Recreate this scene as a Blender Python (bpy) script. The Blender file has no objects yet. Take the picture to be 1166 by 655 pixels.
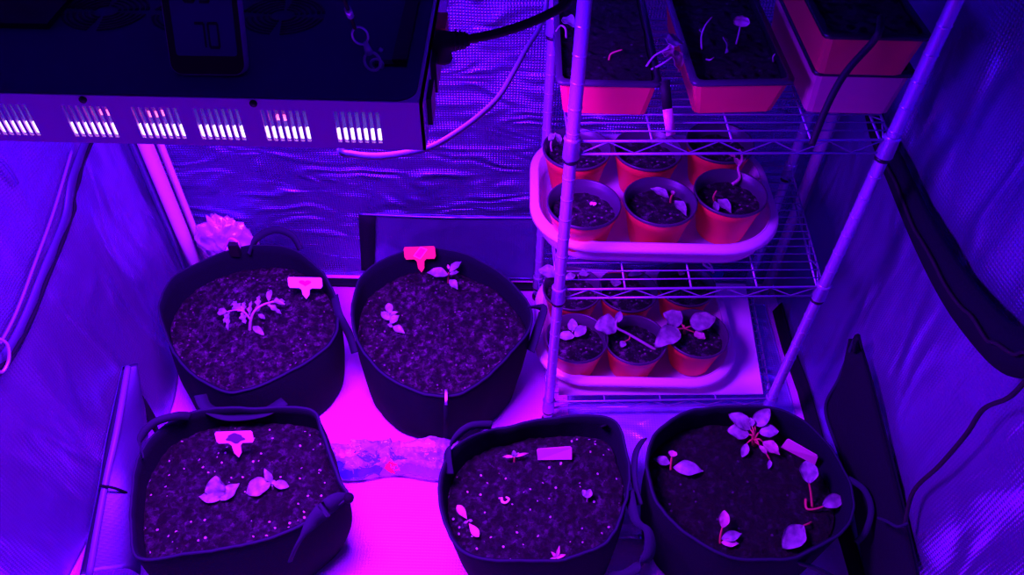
import bpy, math, random
from math import sin, cos, pi, radians, sqrt
from mathutils import Vector, noise, Matrix
random.seed(7)
S = 0.67                      # plan units -> metres (the tent is 1.2 m wide)
scn = bpy.context.scene
COL = scn.collection
# ------------------------------------------------------------------ camera
F_PX = 870.0; TH = radians(47.3); RO = -radians(1.28); H = 1.70
vF = Vector((0, cos(TH), -sin(TH))); vU0 = Vector((0, sin(TH), cos(TH))); vR0 = Vector((1, 0, 0))
vR = vR0*cos(RO) - vU0*sin(RO); vU = vU0*cos(RO) + vR0*sin(RO)
CAM = Vector((0, 0, H))
cd = bpy.data.cameras.new('camera'); cam = bpy.data.objects.new('camera', cd); COL.objects.link(cam)
m = Matrix((vR, vU, -vF)).transposed().to_4x4(); m.translation = CAM*S
cam.matrix_world = m
cd.sensor_width = 36; cd.lens = F_PX/1166*36; cd.clip_start = 0.01
scn.camera = cam
scn.view_settings.view_transform = 'Standard'; scn.view_settings.look = 'None'
scn.view_settings.gamma = 1; scn.view_settings.use_curve_mapping = False
scn.view_settings.exposure = 0.0
# ------------------------------------------------------------------ world and the lamp's light
w = bpy.data.worlds.new('world'); scn.world = w; w.use_nodes = True
w.node_tree.nodes['Background'].inputs[0].default_value = (0.22, 0.0, 1, 1)
w.node_tree.nodes['Background'].inputs[1].default_value = 0.13
LAMP_C = (-.36, .80, 1.228)
def area(name, color, watts, size, loc=LAMP_C, rot=(0, 0, 0), spread=180):
    l = bpy.data.lights.new(name, 'AREA'); l.shape = 'RECTANGLE'; l.size = size[0]*S; l.size_y = size[1]*S
    l.color = color; l.energy = watts; l.spread = radians(spread)
    o = bpy.data.objects.new(name, l); COL.objects.link(o); o.location = Vector(loc)*S; o.rotation_euler = rot
    return o
area('blue_diode_light', (.078, .0028, 1.0), 36, (.50, .28))
area('red_diode_light', (1.0, .020, .20), 6.6, (.46, .24), spread=150)

# ------------------------------------------------------------------ pixel -> plan helpers (1166 x 655)
def ray(x, y): return vF + vR*((x-583)/F_PX) + vU*((327.5-y)/F_PX)
def at(x, y, z): r = ray(x, y); return CAM + r*((z-H)/r.z)
def aty(x, y, Y): r = ray(x, y); return CAM + r*(Y/r.y)
def atx(x, y, X): r = ray(x, y); return CAM + r*(X/r.x)
def V(*a): return Vector(a)

# ------------------------------------------------------------------ materials
MATS = {}
def mat(name, col, rough=.5, metal=0, spec=.5, bump=None, var=None, emit=None, estr=0, alpha=1, trans=0, sheen=0, subs=0, coat=0):
    if name in MATS: return MATS[name]
    m = bpy.data.materials.new(name); m.use_nodes = True
    nt = m.node_tree; N = nt.nodes; L = nt.links; b = N['Principled BSDF']
    b.inputs['Base Color'].default_value = (*col, 1); b.inputs['Roughness'].default_value = rough
    b.inputs['Metallic'].default_value = metal; b.inputs['Specular IOR Level'].default_value = spec
    b.inputs['Alpha'].default_value = alpha; b.inputs['Transmission Weight'].default_value = trans
    b.inputs['Sheen Weight'].default_value = sheen; b.inputs['Subsurface Weight'].default_value = subs
    b.inputs['Coat Weight'].default_value = coat
    if emit: b.inputs['Emission Color'].default_value = (*emit, 1); b.inputs['Emission Strength'].default_value = estr
    tc = N.new('ShaderNodeTexCoord')
    if bump or var:
        nz = N.new('ShaderNodeTexNoise'); nz.inputs['Scale'].default_value = (bump or var)[0]; nz.inputs['Detail'].default_value = 6
        L.new(tc.outputs['Object'], nz.inputs['Vector'])
    if bump:
        bp = N.new('ShaderNodeBump'); bp.inputs['Strength'].default_value = bump[1]; bp.inputs['Distance'].default_value = bump[2]
        L.new(nz.outputs['Fac'], bp.inputs['Height']); L.new(bp.outputs['Normal'], b.inputs['Normal'])
    if var:
        n2 = N.new('ShaderNodeTexNoise'); n2.inputs['Scale'].default_value = var[0]; n2.inputs['Detail'].default_value = 5
        L.new(tc.outputs['Object'], n2.inputs['Vector'])
        cr = N.new('ShaderNodeValToRGB'); cr.color_ramp.elements[0].position = .35; cr.color_ramp.elements[1].position = .68
        cr.color_ramp.elements[0].color = (*var[1], 1); cr.color_ramp.elements[1].color = (*var[2], 1)
        L.new(n2.outputs['Fac'], cr.inputs[0]); L.new(cr.outputs[0], b.inputs['Base Color'])
    MATS[name] = m; return m

def mylar(name, col, rough, metal, axes=(0, 2), grid=420, gstr=.5, wr=.5, wscale=7, stretch=(1, 1, 1)):
    """reflective tent lining: woven grid embossing plus fine creases"""
    m = bpy.data.materials.new(name); m.use_nodes = True
    nt = m.node_tree; N = nt.nodes; L = nt.links; b = N['Principled BSDF']
    b.inputs['Base Color'].default_value = (*col, 1); b.inputs['Metallic'].default_value = metal
    tc = N.new('ShaderNodeTexCoord')
    def wave(ax, sc):
        wv = N.new('ShaderNodeTexWave'); wv.bands_direction = 'XYZ'[ax]; wv.inputs['Scale'].default_value = sc
        wv.inputs['Distortion'].default_value = .6; wv.inputs['Detail'].default_value = 1
        L.new(tc.outputs['Object'], wv.inputs['Vector']); return wv.outputs['Fac']
    mul = N.new('ShaderNodeMath'); mul.operation = 'MULTIPLY'
    L.new(wave(axes[0], grid*.16), mul.inputs[0]); L.new(wave(axes[1], grid*.16), mul.inputs[1])
    b1 = N.new('ShaderNodeBump'); b1.inputs['Strength'].default_value = gstr; b1.inputs['Distance'].default_value = .0015
    L.new(mul.outputs[0], b1.inputs['Height'])
    nz = N.new('ShaderNodeTexNoise'); nz.inputs['Scale'].default_value = wscale; nz.inputs['Detail'].default_value = 8
    nz.inputs['Roughness'].default_value = .6; nz.inputs['Distortion'].default_value = 1.2
    nz.noise_type = 'RIDGED_MULTIFRACTAL'
    mp = N.new('ShaderNodeMapping'); mp.inputs['Scale'].default_value = stretch
    L.new(tc.outputs['Object'], mp.inputs['Vector']); L.new(mp.outputs[0], nz.inputs['Vector'])
    b2 = N.new('ShaderNodeBump'); b2.inputs['Strength'].default_value = wr; b2.inputs['Distance'].default_value = .012
    L.new(nz.outputs['Fac'], b2.inputs['Height']); L.new(b1.outputs['Normal'], b2.inputs['Normal'])
    L.new(b2.outputs['Normal'], b.inputs['Normal'])
    n3 = N.new('ShaderNodeTexNoise'); n3.inputs['Scale'].default_value = 9; n3.inputs['Detail'].default_value = 4
    L.new(tc.outputs['Object'], n3.inputs['Vector'])
    mr = N.new('ShaderNodeMapRange'); mr.inputs[3].default_value = rough-.1; mr.inputs[4].default_value = rough+.12
    L.new(n3.outputs['Fac'], mr.inputs[0]); L.new(mr.outputs[0], b.inputs['Roughness'])
    MATS[name] = m; return m

def soil_mat(name, dark, light, speck, chip=(.75, .7, .7), scale=70):
    m = bpy.data.materials.new(name); m.use_nodes = True
    nt = m.node_tree; N = nt.nodes; L = nt.links; b = N['Principled BSDF']
    tc = N.new('ShaderNodeTexCoord')
    n = N.new('ShaderNodeTexNoise'); n.inputs['Scale'].default_value = scale; n.inputs['Detail'].default_value = 10; n.inputs['Roughness'].default_value = .8
    L.new(tc.outputs['Object'], n.inputs['Vector'])
    cr = N.new('ShaderNodeValToRGB'); e = cr.color_ramp.elements
    e[0].position = .47; e[0].color = (*dark, 1); e[1].position = .66; e[1].color = (*light, 1)
    L.new(n.outputs['Fac'], cr.inputs[0])
    nd = N.new('ShaderNodeTexNoise'); nd.inputs['Scale'].default_value = 160; nd.inputs['Detail'].default_value = 3
    L.new(tc.outputs['Object'], nd.inputs['Vector'])
    ma = N.new('ShaderNodeVectorMath'); ma.operation = 'MULTIPLY_ADD'; ma.inputs[1].default_value = (.012, .012, .012)
    L.new(nd.outputs['Color'], ma.inputs[0]); L.new(tc.outputs['Object'], ma.inputs[2])
    v2 = N.new('ShaderNodeTexVoronoi'); v2.inputs['Scale'].default_value = 150
    L.new(ma.outputs[0], v2.inputs['Vector'])
    c2 = N.new('ShaderNodeSeparateColor'); L.new(v2.outputs['Color'], c2.inputs[0])
    pw = N.new('ShaderNodeMath'); pw.operation = 'POWER'; pw.inputs[1].default_value = 2.2; L.new(c2.outputs[1], pw.inputs[0])
    sc = N.new('ShaderNodeMath'); sc.operation = 'MULTIPLY_ADD'; sc.inputs[1].default_value = 2.0; sc.inputs[2].default_value = .30; L.new(pw.outputs[0], sc.inputs[0])
    vm = N.new('ShaderNodeVectorMath'); vm.operation = 'SCALE'; L.new(cr.outputs[0], vm.inputs[0]); L.new(sc.outputs[0], vm.inputs['Scale'])
    vo = N.new('ShaderNodeTexVoronoi'); vo.inputs['Scale'].default_value = 110
    L.new(tc.outputs['Object'], vo.inputs['Vector'])
    lt = N.new('ShaderNodeMath'); lt.operation = 'LESS_THAN'; lt.inputs[1].default_value = .20
    L.new(vo.outputs['Distance'], lt.inputs[0])
    sp = N.new('ShaderNodeSeparateColor'); L.new(vo.outputs['Color'], sp.inputs[0])
    g = N.new('ShaderNodeMath'); g.operation = 'GREATER_THAN'; g.inputs[1].default_value = 1-speck; L.new(sp.outputs[0], g.inputs[0])
    mu = N.new('ShaderNodeMath'); mu.operation = 'MULTIPLY'; L.new(lt.outputs[0], mu.inputs[0]); L.new(g.outputs[0], mu.inputs[1])
    mx = N.new('ShaderNodeMix'); mx.data_type = 'RGBA'; L.new(mu.outputs[0], mx.inputs[0]); L.new(vm.outputs[0], mx.inputs[6])
    mx.inputs[7].default_value = (*chip, 1)
    L.new(mx.outputs[2], b.inputs['Base Color'])
    bp = N.new('ShaderNodeBump'); bp.inputs['Strength'].default_value = 1; bp.inputs['Distance'].default_value = .010
    L.new(n.outputs['Fac'], bp.inputs['Height']); L.new(bp.outputs['Normal'], b.inputs['Normal'])
    b.inputs['Roughness'].default_value = .6; b.inputs['Specular IOR Level'].default_value = .35
    MATS[name] = m; return m

def clear_mat(name, col, clear, rough=.2):
    m = bpy.data.materials.new(name); m.use_nodes = True
    nt = m.node_tree; N = nt.nodes; L = nt.links; b = N['Principled BSDF']
    b.inputs['Base Color'].default_value = (*col, 1); b.inputs['Roughness'].default_value = rough
    b.inputs['Alpha'].default_value = 1-clear; b.inputs['Subsurface Weight'].default_value = 0
    tr = N.new('ShaderNodeBsdfTranslucent'); tr.inputs[0].default_value = (*col, 1)
    mx = N.new('ShaderNodeMixShader'); mx.inputs[0].default_value = .3*(1-clear)
    L.new(b.outputs[0], mx.inputs[1]); L.new(tr.outputs[0], mx.inputs[2])
    L.new(mx.outputs[0], N['Material Output'].inputs['Surface'])
    MATS[name] = m; return m

M_wall_b = mylar('silver_lining_back', (.26, .15, .58), .28, .88, (0, 2), gstr=.7, wr=1.0, wscale=8, stretch=(1, 1, 3.2))
M_wall_s = mylar('silver_lining_side', (.29, .18, .62), .33, .82, (1, 2), gstr=.32, wr=1.2, wscale=6, stretch=(1, 2.2, .8))
M_flap2 = mylar('smooth_lining_flap', (.07, .05, .20), .45, .5, (1, 2), gstr=.05, wr=.35, wscale=5)
M_flap = mylar('silver_lining_flap', (.16, .12, .42), .36, .8, (0, 2), gstr=.2, wr=.5, wscale=9)
M_foil = mylar('bright_foil', (1, .9, .98), .22, .45, (0, 2), gstr=.0, wr=.9, wscale=16)
M_floor = mylar('white_floor_sheet', (.80, .22, .82), .45, .1, (0, 1), gstr=.35, wr=.15)
M_felt = mat('black_felt', (.0035, .004, .015), .95, bump=(420, .5, .002), spec=.15)
M_hem = mat('black_webbing', (.010, .010, .038), .85, bump=(500, .5, .001), spec=.3)
M_strap = mat('black_fabric', (.003, .003, .011), .85, bump=(200, .4, .002), spec=.2)
M_soilA = soil_mat('potting_soil', (.005, .003, .010), (.13, .075, .15), .30, (.24, .14, .24))
M_soilB = soil_mat('potting_soil_perlite', (.007, .005, .013), (.062, .040, .085), .26)
M_soilC = soil_mat('dark_soil', (.0015, .0015, .003), (.022, .018, .034), .10, (.09, .07, .12))  # darkest of the soils, with few chips
M_chrome = mat('chromed_steel', (.46, .36, .68), .34, .5)
M_white = mat('white_enamel', (.82, .34, .95), .38)
M_blackplate = mat('black_painted_steel', (.030, .034, .125), .5, bump=(300, .1, .001))
M_black = mat('black_plastic', (.008, .008, .010), .4)
M_blackdull = mat('dull_black_rubber', (.006, .006, .008), .7)
M_red = mat('red_plastic', (.85, .03, .085), .45)
M_terra = mat('terracotta_plastic', (.95, .05, .06), .42)
M_terra2 = mat('terracotta_plastic_rim', (.13, .05, .09), .35)
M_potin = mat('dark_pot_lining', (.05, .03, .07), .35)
M_tub = clear_mat('frosted_clear_plastic', (.85, .80, .88), .34)
M_tubrim = clear_mat('frosted_rim_plastic', (.92, .88, .92), .12)
M_pinkbin = mat('pale_mauve_plastic', (.50, .16, .20), .45)
M_wire = mat('chromed_wire', (.30, .22, .48), .35, .5)
M_pipe = mat('violet_grey_piping', (.15, .10, .32), .5)
M_leafpale = mat('pale_leaf', (.4, .4, .4), .5, var=(90, (.17, .22, .22), (.36, .40, .38)))
M_leafred = mat('reddish_leaf', (.55, .25, .30), .5, var=(80, (.42, .18, .24), (.66, .36, .42)))
M_stem = mat('pale_stem', (.48, .36, .42), .55)
M_stemred = mat('red_stem', (.55, .10, .09), .55)
M_tagw = mat('white_label_plastic', (.95, .90, .88), .35)
M_tagr = mat('red_label_plastic', (.95, .20, .10), .35)
M_tagp = mat('pink_label_plastic', (.80, .38, .50), .4)
M_mark = mat('pink_marker', (.80, .0, .16), .5)
M_markd = mat('dark_marker', (.12, .04, .16), .5)
M_pole = mat('white_tent_pole', (1.0, .90, .92), .30, coat=.5)
M_lcd = mat('blue_display_glass', (.045, .05, .22), .15)
M_digit = mat('display_digits', (.008, .008, .02), .5)
M_print = mat('blue_printed_film', (.10, .16, .85), .2, coat=.5)
M_printr = mat('red_printed_film', (.95, .05, .12), .3)
M_led = mat('lit_blue_diode', (1, 1, 1), emit=(.95, .80, 1.0), estr=1.7)
M_ledr = mat('lit_red_diode', (1, .5, .6), emit=(1.0, .10, .35), estr=2.5)
M_ledlow = mat('lit_diode_board', (.12, .08, .4), emit=(.10, .0, .9), estr=.12)

# ------------------------------------------------------------------ mesh builder
class MB:
    def __init__(s): s.v = []; s.f = []; s.sm = []
    def add(s, vs, fs, smooth=True):
        n = len(s.v); s.v += [Vector(v) for v in vs]
        for f in fs: s.f.append(tuple(i+n for i in f)); s.sm.append(smooth)
        return s
    def box(s, a, b, fr=None):
        x0, y0, z0 = a; x1, y1, z1 = b
        vs = [Vector(p) for p in ((x0,y0,z0),(x1,y0,z0),(x1,y1,z0),(x0,y1,z0),(x0,y0,z1),(x1,y0,z1),(x1,y1,z1),(x0,y1,z1))]
        if fr: vs = [fr @ v for v in vs]
        return s.add(vs, [(0,3,2,1),(4,5,6,7),(0,1,5,4),(1,2,6,5),(2,3,7,6),(3,0,4,7)], False)
    def tube(s, path, r, seg=8, closed=False, caps=True):
        P = [Vector(p) for p in path]; n = len(P); rs = r if isinstance(r, (list, tuple)) else [r]*n
        rings = []; up = None
        for i in range(n):
            if closed: t = P[(i+1) % n]-P[i-1]
            else: t = P[min(i+1, n-1)]-P[max(i-1, 0)]
            if t.length < 1e-9: t = Vector((0, 0, 1))
            t.normalize()
            if up is None: up = Vector((0, 0, 1)) if abs(t.z) < .9 else Vector((1, 0, 0))
            a = up - t*up.dot(t)
            if a.length < 1e-6: a = t.orthogonal()
            a.normalize(); up = a; b = t.cross(a)
            rings.append([P[i] + (a*cos(2*pi*k/seg)+b*sin(2*pi*k/seg))*rs[i] for k in range(seg)])
        vs = [v for rg in rings for v in rg]; fs = []
        for i in range(n if closed else n-1):
            j = (i+1) % n
            for k in range(seg): fs.append((i*seg+k, i*seg+(k+1) % seg, j*seg+(k+1) % seg, j*seg+k))
        if caps and not closed: fs += [tuple(range(seg))[::-1], tuple((n-1)*seg+k for k in range(seg))]
        return s.add(vs, fs)
    def lathe(s, prof, c=(0, 0, 0), seg=40, sx=1, sy=1, cap=(True, True)):
        c = Vector(c); vs = []; fs = []
        for r, z in prof:
            for k in range(seg): vs.append(c+Vector((r*sx*cos(2*pi*k/seg), r*sy*sin(2*pi*k/seg), z)))
        n = len(prof)
        for i in range(n-1):
            for k in range(seg): fs.append((i*seg+k, i*seg+(k+1) % seg, (i+1)*seg+(k+1) % seg, (i+1)*seg+k))
        if prof[0][0] > 1e-5 and cap[0]: fs.append(tuple(range(seg))[::-1])
        if prof[-1][0] > 1e-5 and cap[1]: fs.append(tuple((n-1)*seg+k for k in range(seg)))
        return s.add(vs, fs)
    def loops(s, L, close_first=False, close_last=False, smooth=True):
        n = len(L[0]); vs = [v for l in L for v in l]; fs = []
        for i in range(len(L)-1):
            for k in range(n): fs.append((i*n+k, i*n+(k+1) % n, (i+1)*n+(k+1) % n, (i+1)*n+k))
        if close_first: fs.append(tuple(range(n))[::-1])
        if close_last: fs.append(tuple((len(L)-1)*n+k for k in range(n)))
        return s.add(vs, fs, smooth)
    def grid(s, nu, nv, fn, thick=0, tdir=None):
        vs = [fn(i/nu, j/nv) for j in range(nv+1) for i in range(nu+1)]
        fs = [(j*(nu+1)+i, j*(nu+1)+i+1, (j+1)*(nu+1)+i+1, (j+1)*(nu+1)+i) for j in range(nv) for i in range(nu)]
        if thick:
            td = Vector(tdir).normalized()*thick; n = len(vs)
            v2 = [v+td for v in vs]; f2 = [tuple(k+n for k in f[::-1]) for f in fs]
            edge = [i for i in range(nu+1)] + [j*(nu+1)+nu for j in range(1, nv+1)] + [nv*(nu+1)+i for i in range(nu-1, -1, -1)] + [j*(nu+1) for j in range(nv-1, 0, -1)]
            f3 = [(edge[k], edge[(k+1) % len(edge)], edge[(k+1) % len(edge)]+n, edge[k]+n) for k in range(len(edge))]
            return s.add(vs+v2, fs+f2+f3)
        return s.add(vs, fs)
    def prism(s, poly, off):
        """poly: list of 3-D points in a plane, extruded by off"""
        n = len(poly); off = Vector(off); vs = [Vector(p) for p in poly]+[Vector(p)+off for p in poly]
        return s.add(vs, [tuple(range(n)), tuple(range(2*n-1, n-1, -1))]+[(k, (k+1) % n+0, (k+1) % n+n, k+n)[::-1] for k in range(n)], False)
    def ribbon(s, path, width, side, thick=.002, lift=None):
        """strap: path of centres, width w, side = direction(s) across it"""
        P = [Vector(p) for p in path]; n = len(P); vs = []
        for i, p in enumerate(P):
            t = (P[min(i+1, n-1)]-P[max(i-1, 0)]).normalized()
            sd = Vector(side[i] if isinstance(side, list) else side); sd = (sd-t*sd.dot(t)).normalized(); nn = t.cross(sd).normalized()
            ww = width[i] if isinstance(width, (list, tuple)) else width
            vs += [p-sd*ww/2-nn*thick/2, p+sd*ww/2-nn*thick/2, p+sd*ww/2+nn*thick/2, p-sd*ww/2+nn*thick/2]
        fs = [(0, 3, 2, 1), tuple(4*(n-1)+k for k in range(4))]
        for i in range(n-1):
            for k in range(4): fs.append((i*4+k, i*4+(k+1) % 4, i*4+4+(k+1) % 4, i*4+4+k))
        return s.add(vs, fs)

def spline(pts, n=10, closed=False):
    P = [Vector(p) for p in pts]; out = []; m = len(P)
    rng = m if closed else m-1
    for i in range(rng):
        if closed: a, b, c, d = P[(i-1) % m], P[i], P[(i+1) % m], P[(i+2) % m]
        else: a, b, c, d = P[max(i-1, 0)], P[i], P[i+1], P[min(i+2, m-1)]
        for k in range(n):
            t = k/n
            out.append(.5*((2*b)+(c-a)*t+(2*a-5*b+4*c-d)*t*t+(3*b-a-3*c+d)*t**3))
    if not closed: out.append(P[-1])
    return out

def obj(name, mb, m, parent=None, origin=None):
    """link mb as ONE mesh object; plan coordinates are turned into metres here"""
    if origin is None:
        origin = parent['_o'] if parent and '_o' in parent else (0, 0, 0)
    o0 = Vector(origin)
    me = bpy.data.meshes.new(name)
    me.from_pydata([tuple((v-o0)*S) for v in mb.v], [], mb.f)
    me.polygons.foreach_set('use_smooth', mb.sm)
    me.materials.append(m); me.update()
    o = bpy.data.objects.new(name, me); COL.objects.link(o)
    if parent:
        o.parent = parent; o['_o'] = tuple(o0)
    else:
        o.location = o0*S; o['_o'] = tuple(o0)
    return o
def thing(name, label, cat, loc, group=None):
    o = bpy.data.objects.new(name, None); COL.objects.link(o); o.empty_display_size = .02
    o.location = Vector(loc)*S; o['_o'] = tuple(loc); o['label'] = label; o['category'] = cat
    if group: o['group'] = group
    return o
def tag(o, label, cat, group=None):
    o['label'] = label; o['category'] = cat
    if group: o['group'] = group
    return o
def struct(name, mb, m, origin=(0, 0, 0)):
    o = obj(name, mb, m, None, origin); o['kind'] = 'structure'; return o
def dup(root, loc, label, group=None):
    r = root.copy(); COL.objects.link(r); r.location = Vector(loc)*S; r['_o'] = tuple(loc); r['label'] = label
    if group: r['group'] = group
    for ch in list(root.children):
        c = ch.copy(); COL.objects.link(c); c.parent = r
        for g in ch.children:
            d = g.copy(); COL.objects.link(d); d.parent = c
    return r
def nz(x, y, z, sc): return noise.noise(Vector((x*sc, y*sc, z*sc)))
def crease(x, y, z, sc, seed=0):
    a = 1-abs(noise.noise(Vector((x*sc+seed, y*sc, z*sc))))*2.4
    b = 1-abs(noise.noise(Vector((x*sc*2.3, y*sc*2.3+seed, z*sc*2.3))))*2.4
    return max(a, -1)*.7+max(b, -1)*.3

# ------------------------------------------------------------------ setting: tent
XL, XR, YB, YF, ZT = -.97, .79, 1.60, -.55, 2.05
def fn_floor(u, v):
    x = XL-.01+u*(XR-XL+.02); y = YF+v*(YB-YF+.01)
    return V(x, y, -.004+.0025*nz(x, y, 0, 6))
struct('floor', MB().grid(110, 130, fn_floor, .006, (0, 0, -1)), M_floor)
def fn_back(u, v):
    x = XL+u*(XR-XL); z = v*ZT
    e = min(1, 8*min(u, 1-u))*min(1, v*8)
    return V(x, YB+.006+e*(.010*crease(x*1.0, 3, z*.8, 4.2)+.012*nz(x, 1, z, 2.4)), z)
struct('wall_back', MB().grid(170, 190, fn_back, .004, (0, 1, 0)), M_wall_b)
def fn_left(u, v):
    y = YF+u*(YB-YF); z = v*ZT
    e = min(1, 8*(1-u))*min(1, v*8)
    sag = .092*math.exp(-((y-1.10)/.26)**2)*math.exp(-(z/.17)**2)
    return V(XL-.006+sag+e*(.014*crease(7, y*1.6, z*.5, 3.6)+.022*nz(5, y, z*.6, 2.6)), y, z)
struct('wall_left', MB().grid(190, 170, fn_left, .004, (-1, 0, 0)), M_wall_s)
def fn_right(u, v):
    y = YF+u*(YB-YF); z = v*ZT
    e = min(1, 8*(1-u))*min(1, v*8)
    return V(XR+.006+e*(.012*crease(2, y*1.6, z*.5, 3.4)+.020*nz(9, y, z*.6, 2.2)), y, z)
struct('wall_right', MB().grid(190, 170, fn_right, .004, (1, 0, 0)), M_wall_s)
struct('ceiling', MB().grid(40, 40, lambda u, v: V(XL+u*(XR-XL), YF+v*(YB-YF), ZT+.006*nz(u*3, v*3, 0, 2)), .004, (0, 0, 1)), M_wall_s)

# corner poles
p = MB().tube([(XL+.030, YB-.030, z/10*ZT) for z in range(0, 11)], .019, 16)
t = thing('tent_pole', 'bright white tent pole up the back corner behind the left rear grow bag', 'pole', (XL+.03, YB-.03, 0))
obj('tube', p, M_pole, t)
obj('corner_seam', MB().ribbon([(XL+.058, YB-.012, z/12*ZT*.98+.01) for z in range(13)], .022, (1, -.2, 0), .004), M_pole, t)
obj('seam_fold', MB().ribbon([(XL+.012, YB-.058, z/12*ZT*.98+.01) for z in range(13)], .016, (.2, 1, 0), .004), M_flap, t)
t = thing('tent_pole', 'dim tent pole in the back right corner behind the wire rack', 'pole', (XR-.025, YB-.03, 0))
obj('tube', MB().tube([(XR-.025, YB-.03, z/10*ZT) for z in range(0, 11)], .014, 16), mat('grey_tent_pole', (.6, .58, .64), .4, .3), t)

# bottom seams, black tape along the foot of the right and back wall
mb = MB().ribbon([(XR-.006-.006*sin(y*2), YB-.10-y*.145, .016+.008*nz(y, 2, 0, 1.7)) for y in range(0, 8)], .045, (.35, 0, 1), .004)
tag(obj('seam_tape', mb, M_strap, None, (XR-.005, 1.1, 0)), 'black tape running along the foot of the right tent wall beside the rack', 'tape')
mb = MB().ribbon([(XL+.07+(XR-XL-.14)*k/12, YB-.030, .006) for k in range(13)], .04, (0, -1, .3), .004)
tag(obj('seam_tape', mb, M_strap, None, (0, YB-.01, 0)), 'dark tape along the foot of the back tent wall', 'tape')

# vent flap on the back wall
t = thing('vent_flap', 'square silver vent flap on the back wall behind the right rear grow bag', 'flap', (-.18, YB-.02, .05))
def fn_v(u, v):
    x = -.425+u*.49; z = .035+v*.245
    return V(x, YB-.024-.004*crease(x, 2, z, 7)-.006*sin(v*pi), z)
obj('panel', MB().grid(60, 36, fn_v, .004, (0, 1, 0)), M_flap, t)
obj('edge_strip', MB().ribbon([(-.402-.003*k, YB-.040-.002*sin(k), .285-.0265*k) for k in range(9)], [.046-.001*k for k in range(9)], (1, 0, 0), .006), M_strap, t)
obj('hem', MB().tube(spline([(-.425, YB-.034, .287), (-.2, YB-.036, .284), (.07, YB-.034, .288)], 10), .0038, 8), M_flap, t)

# crumpled foil cuff behind left rear bag
t = thing('duct_cuff', 'crumpled shiny foil cuff tied off on the back wall behind the left rear bag', 'duct cuff', (-.80, YB-.05, .12))
mb = MB(); vs = []; nu, nv = 48, 26
cc = V(-.812, YB-.042, .17)
for j in range(nv+1):
    for i in range(nu):
        a = 2*pi*i/nu; b = pi*j/nv
        d = V(cos(a)*sin(b), .6*cos(b), sin(a)*sin(b))
        r = .058*(1+.42*crease(d.x, d.y, d.z, 2.1)+.12*crease(d.x, d.y, d.z, 4.5))
        vs.append(cc+V(d.x*r*1.1, d.y*r*.62, d.z*r*1.35))
fs = [(j*nu+i, j*nu+(i+1) % nu, (j+1)*nu+(i+1) % nu, (j+1)*nu+i) for j in range(nv) for i in range(nu)]
obj('cuff', mb.add(vs, fs, True), M_foil, t)
obj('drawstring', MB().tube(spline([aty(255, 285, 1.46), aty(262, 272, 1.455), aty(272, 278, 1.45), aty(270, 292, 1.46), aty(262, 300, 1.47)], 8), .004, 8), M_white, t)
obj('cord_lock', MB().box((-.012, -.008, -.02), (.012, .008, .02), Matrix.Translation(aty(267, 284, 1.44))), M_black, t)

# zip with its tape on the left wall
def lw(x, y, off=.02): return atx(x, y, XL+off)
t = thing('wall_zip', 'long slanting zip with pale piping on the left tent wall', 'zip', lw(50, 280))
pz = spline([lw(104, 150), lw(84, 205), lw(76, 250), lw(52, 310), lw(28, 370), lw(5, 410), lw(-25, 440)], 8)
obj('zip_tape', MB().ribbon(pz, .034, (0, .7, 1), .004), M_flap2, t)
obj('piping', MB().tube([q+V(.008, -.012, .0) for q in spline([lw(80, 168), lw(60, 235), lw(40, 290), lw(15, 355), lw(-10, 400)], 8)], .003, 8), M_pipe, t)
obj('zip_teeth', MB().tube([q+V(.008, .010+.006*sin(i*.9), .0) for i, q in enumerate(pz)], [.0012+.0028*abs(sin(i*.55)) for i in range(len(pz))], 6), M_strap, t)
obj('zip_pull', MB().tube(spline([lw(-4, 388, .04), lw(8, 392, .045), lw(10, 410, .045), lw(2, 424, .04), lw(-6, 415, .04)], 6, True), .003, 8, True), M_chrome, t)
tag(obj('hook', MB().tube(spline([lw(-8, 178, .03), lw(3, 184, .035), lw(14, 198, .035), lw(20, 208, .03)], 6), .0035, 8), M_flap, None, lw(8, 190)), 'short dark strap end high on the left tent wall', 'strap')

# folded lining flap standing by the front left bag
t = thing('lining_flap', 'folded silver lining flap rising to a point beside the front left grow bag', 'flap', (-.88, .8, 0))
def flap_sheet(pts_l, pts_r, bulge, nv=30, nu=14, amp=.008):
    A = spline(pts_l, 8); B = spline(pts_r, 8)
    n = min(len(A), len(B))-1
    def f(u, v):
        k = v*n; i = min(int(k), n-1); q = k-i
        a = A[i].lerp(A[i+1], q); b = B[i].lerp(B[i+1], q); p = a.lerp(b, u)
        return p+V(*bulge)*sin(pi*u)+V(1, 1, 0)*amp*crease(p.x, p.y, p.z, 9)*sin(pi*u)
    return f
f = flap_sheet([atx(140, 418, -.93), atx(122, 500, -.91), atx(112, 560, -.90), atx(92, 655, -.90)], [atx(146, 420, -.925), atx(168, 486, -.885), atx(166, 560, -.83), atx(160, 655, -.80)], (.02, .01, 0))
obj('sheet', MB().grid(14, 30, f, .003, (-1, .2, 0)), M_flap2, t)
obj('piping', MB().tube([q+V(.01, 0, 0) for q in spline([atx(141, 418, -.925), atx(128, 490, -.90), atx(114, 555, -.895), atx(96, 655, -.89)], 8)], .007, 10), M_pipe, t)
obj('cross_stitch', MB().tube(spline([atx(113, 553, -.89), atx(130, 556, -.865), atx(148, 563, -.85)], 6), .003, 6), M_strap, t)
tag(obj('fabric_strap', MB().ribbon(spline([atx(147, 432, -.93), atx(160, 458, -.90), atx(176, 486, -.875), at(182, 500, .12)], 6), .026, (0, .6, .8), .004), M_strap, None, atx(160, 455, -.9)), 'short black strap leaning between the left wall and the front left bag', 'strap')

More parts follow.
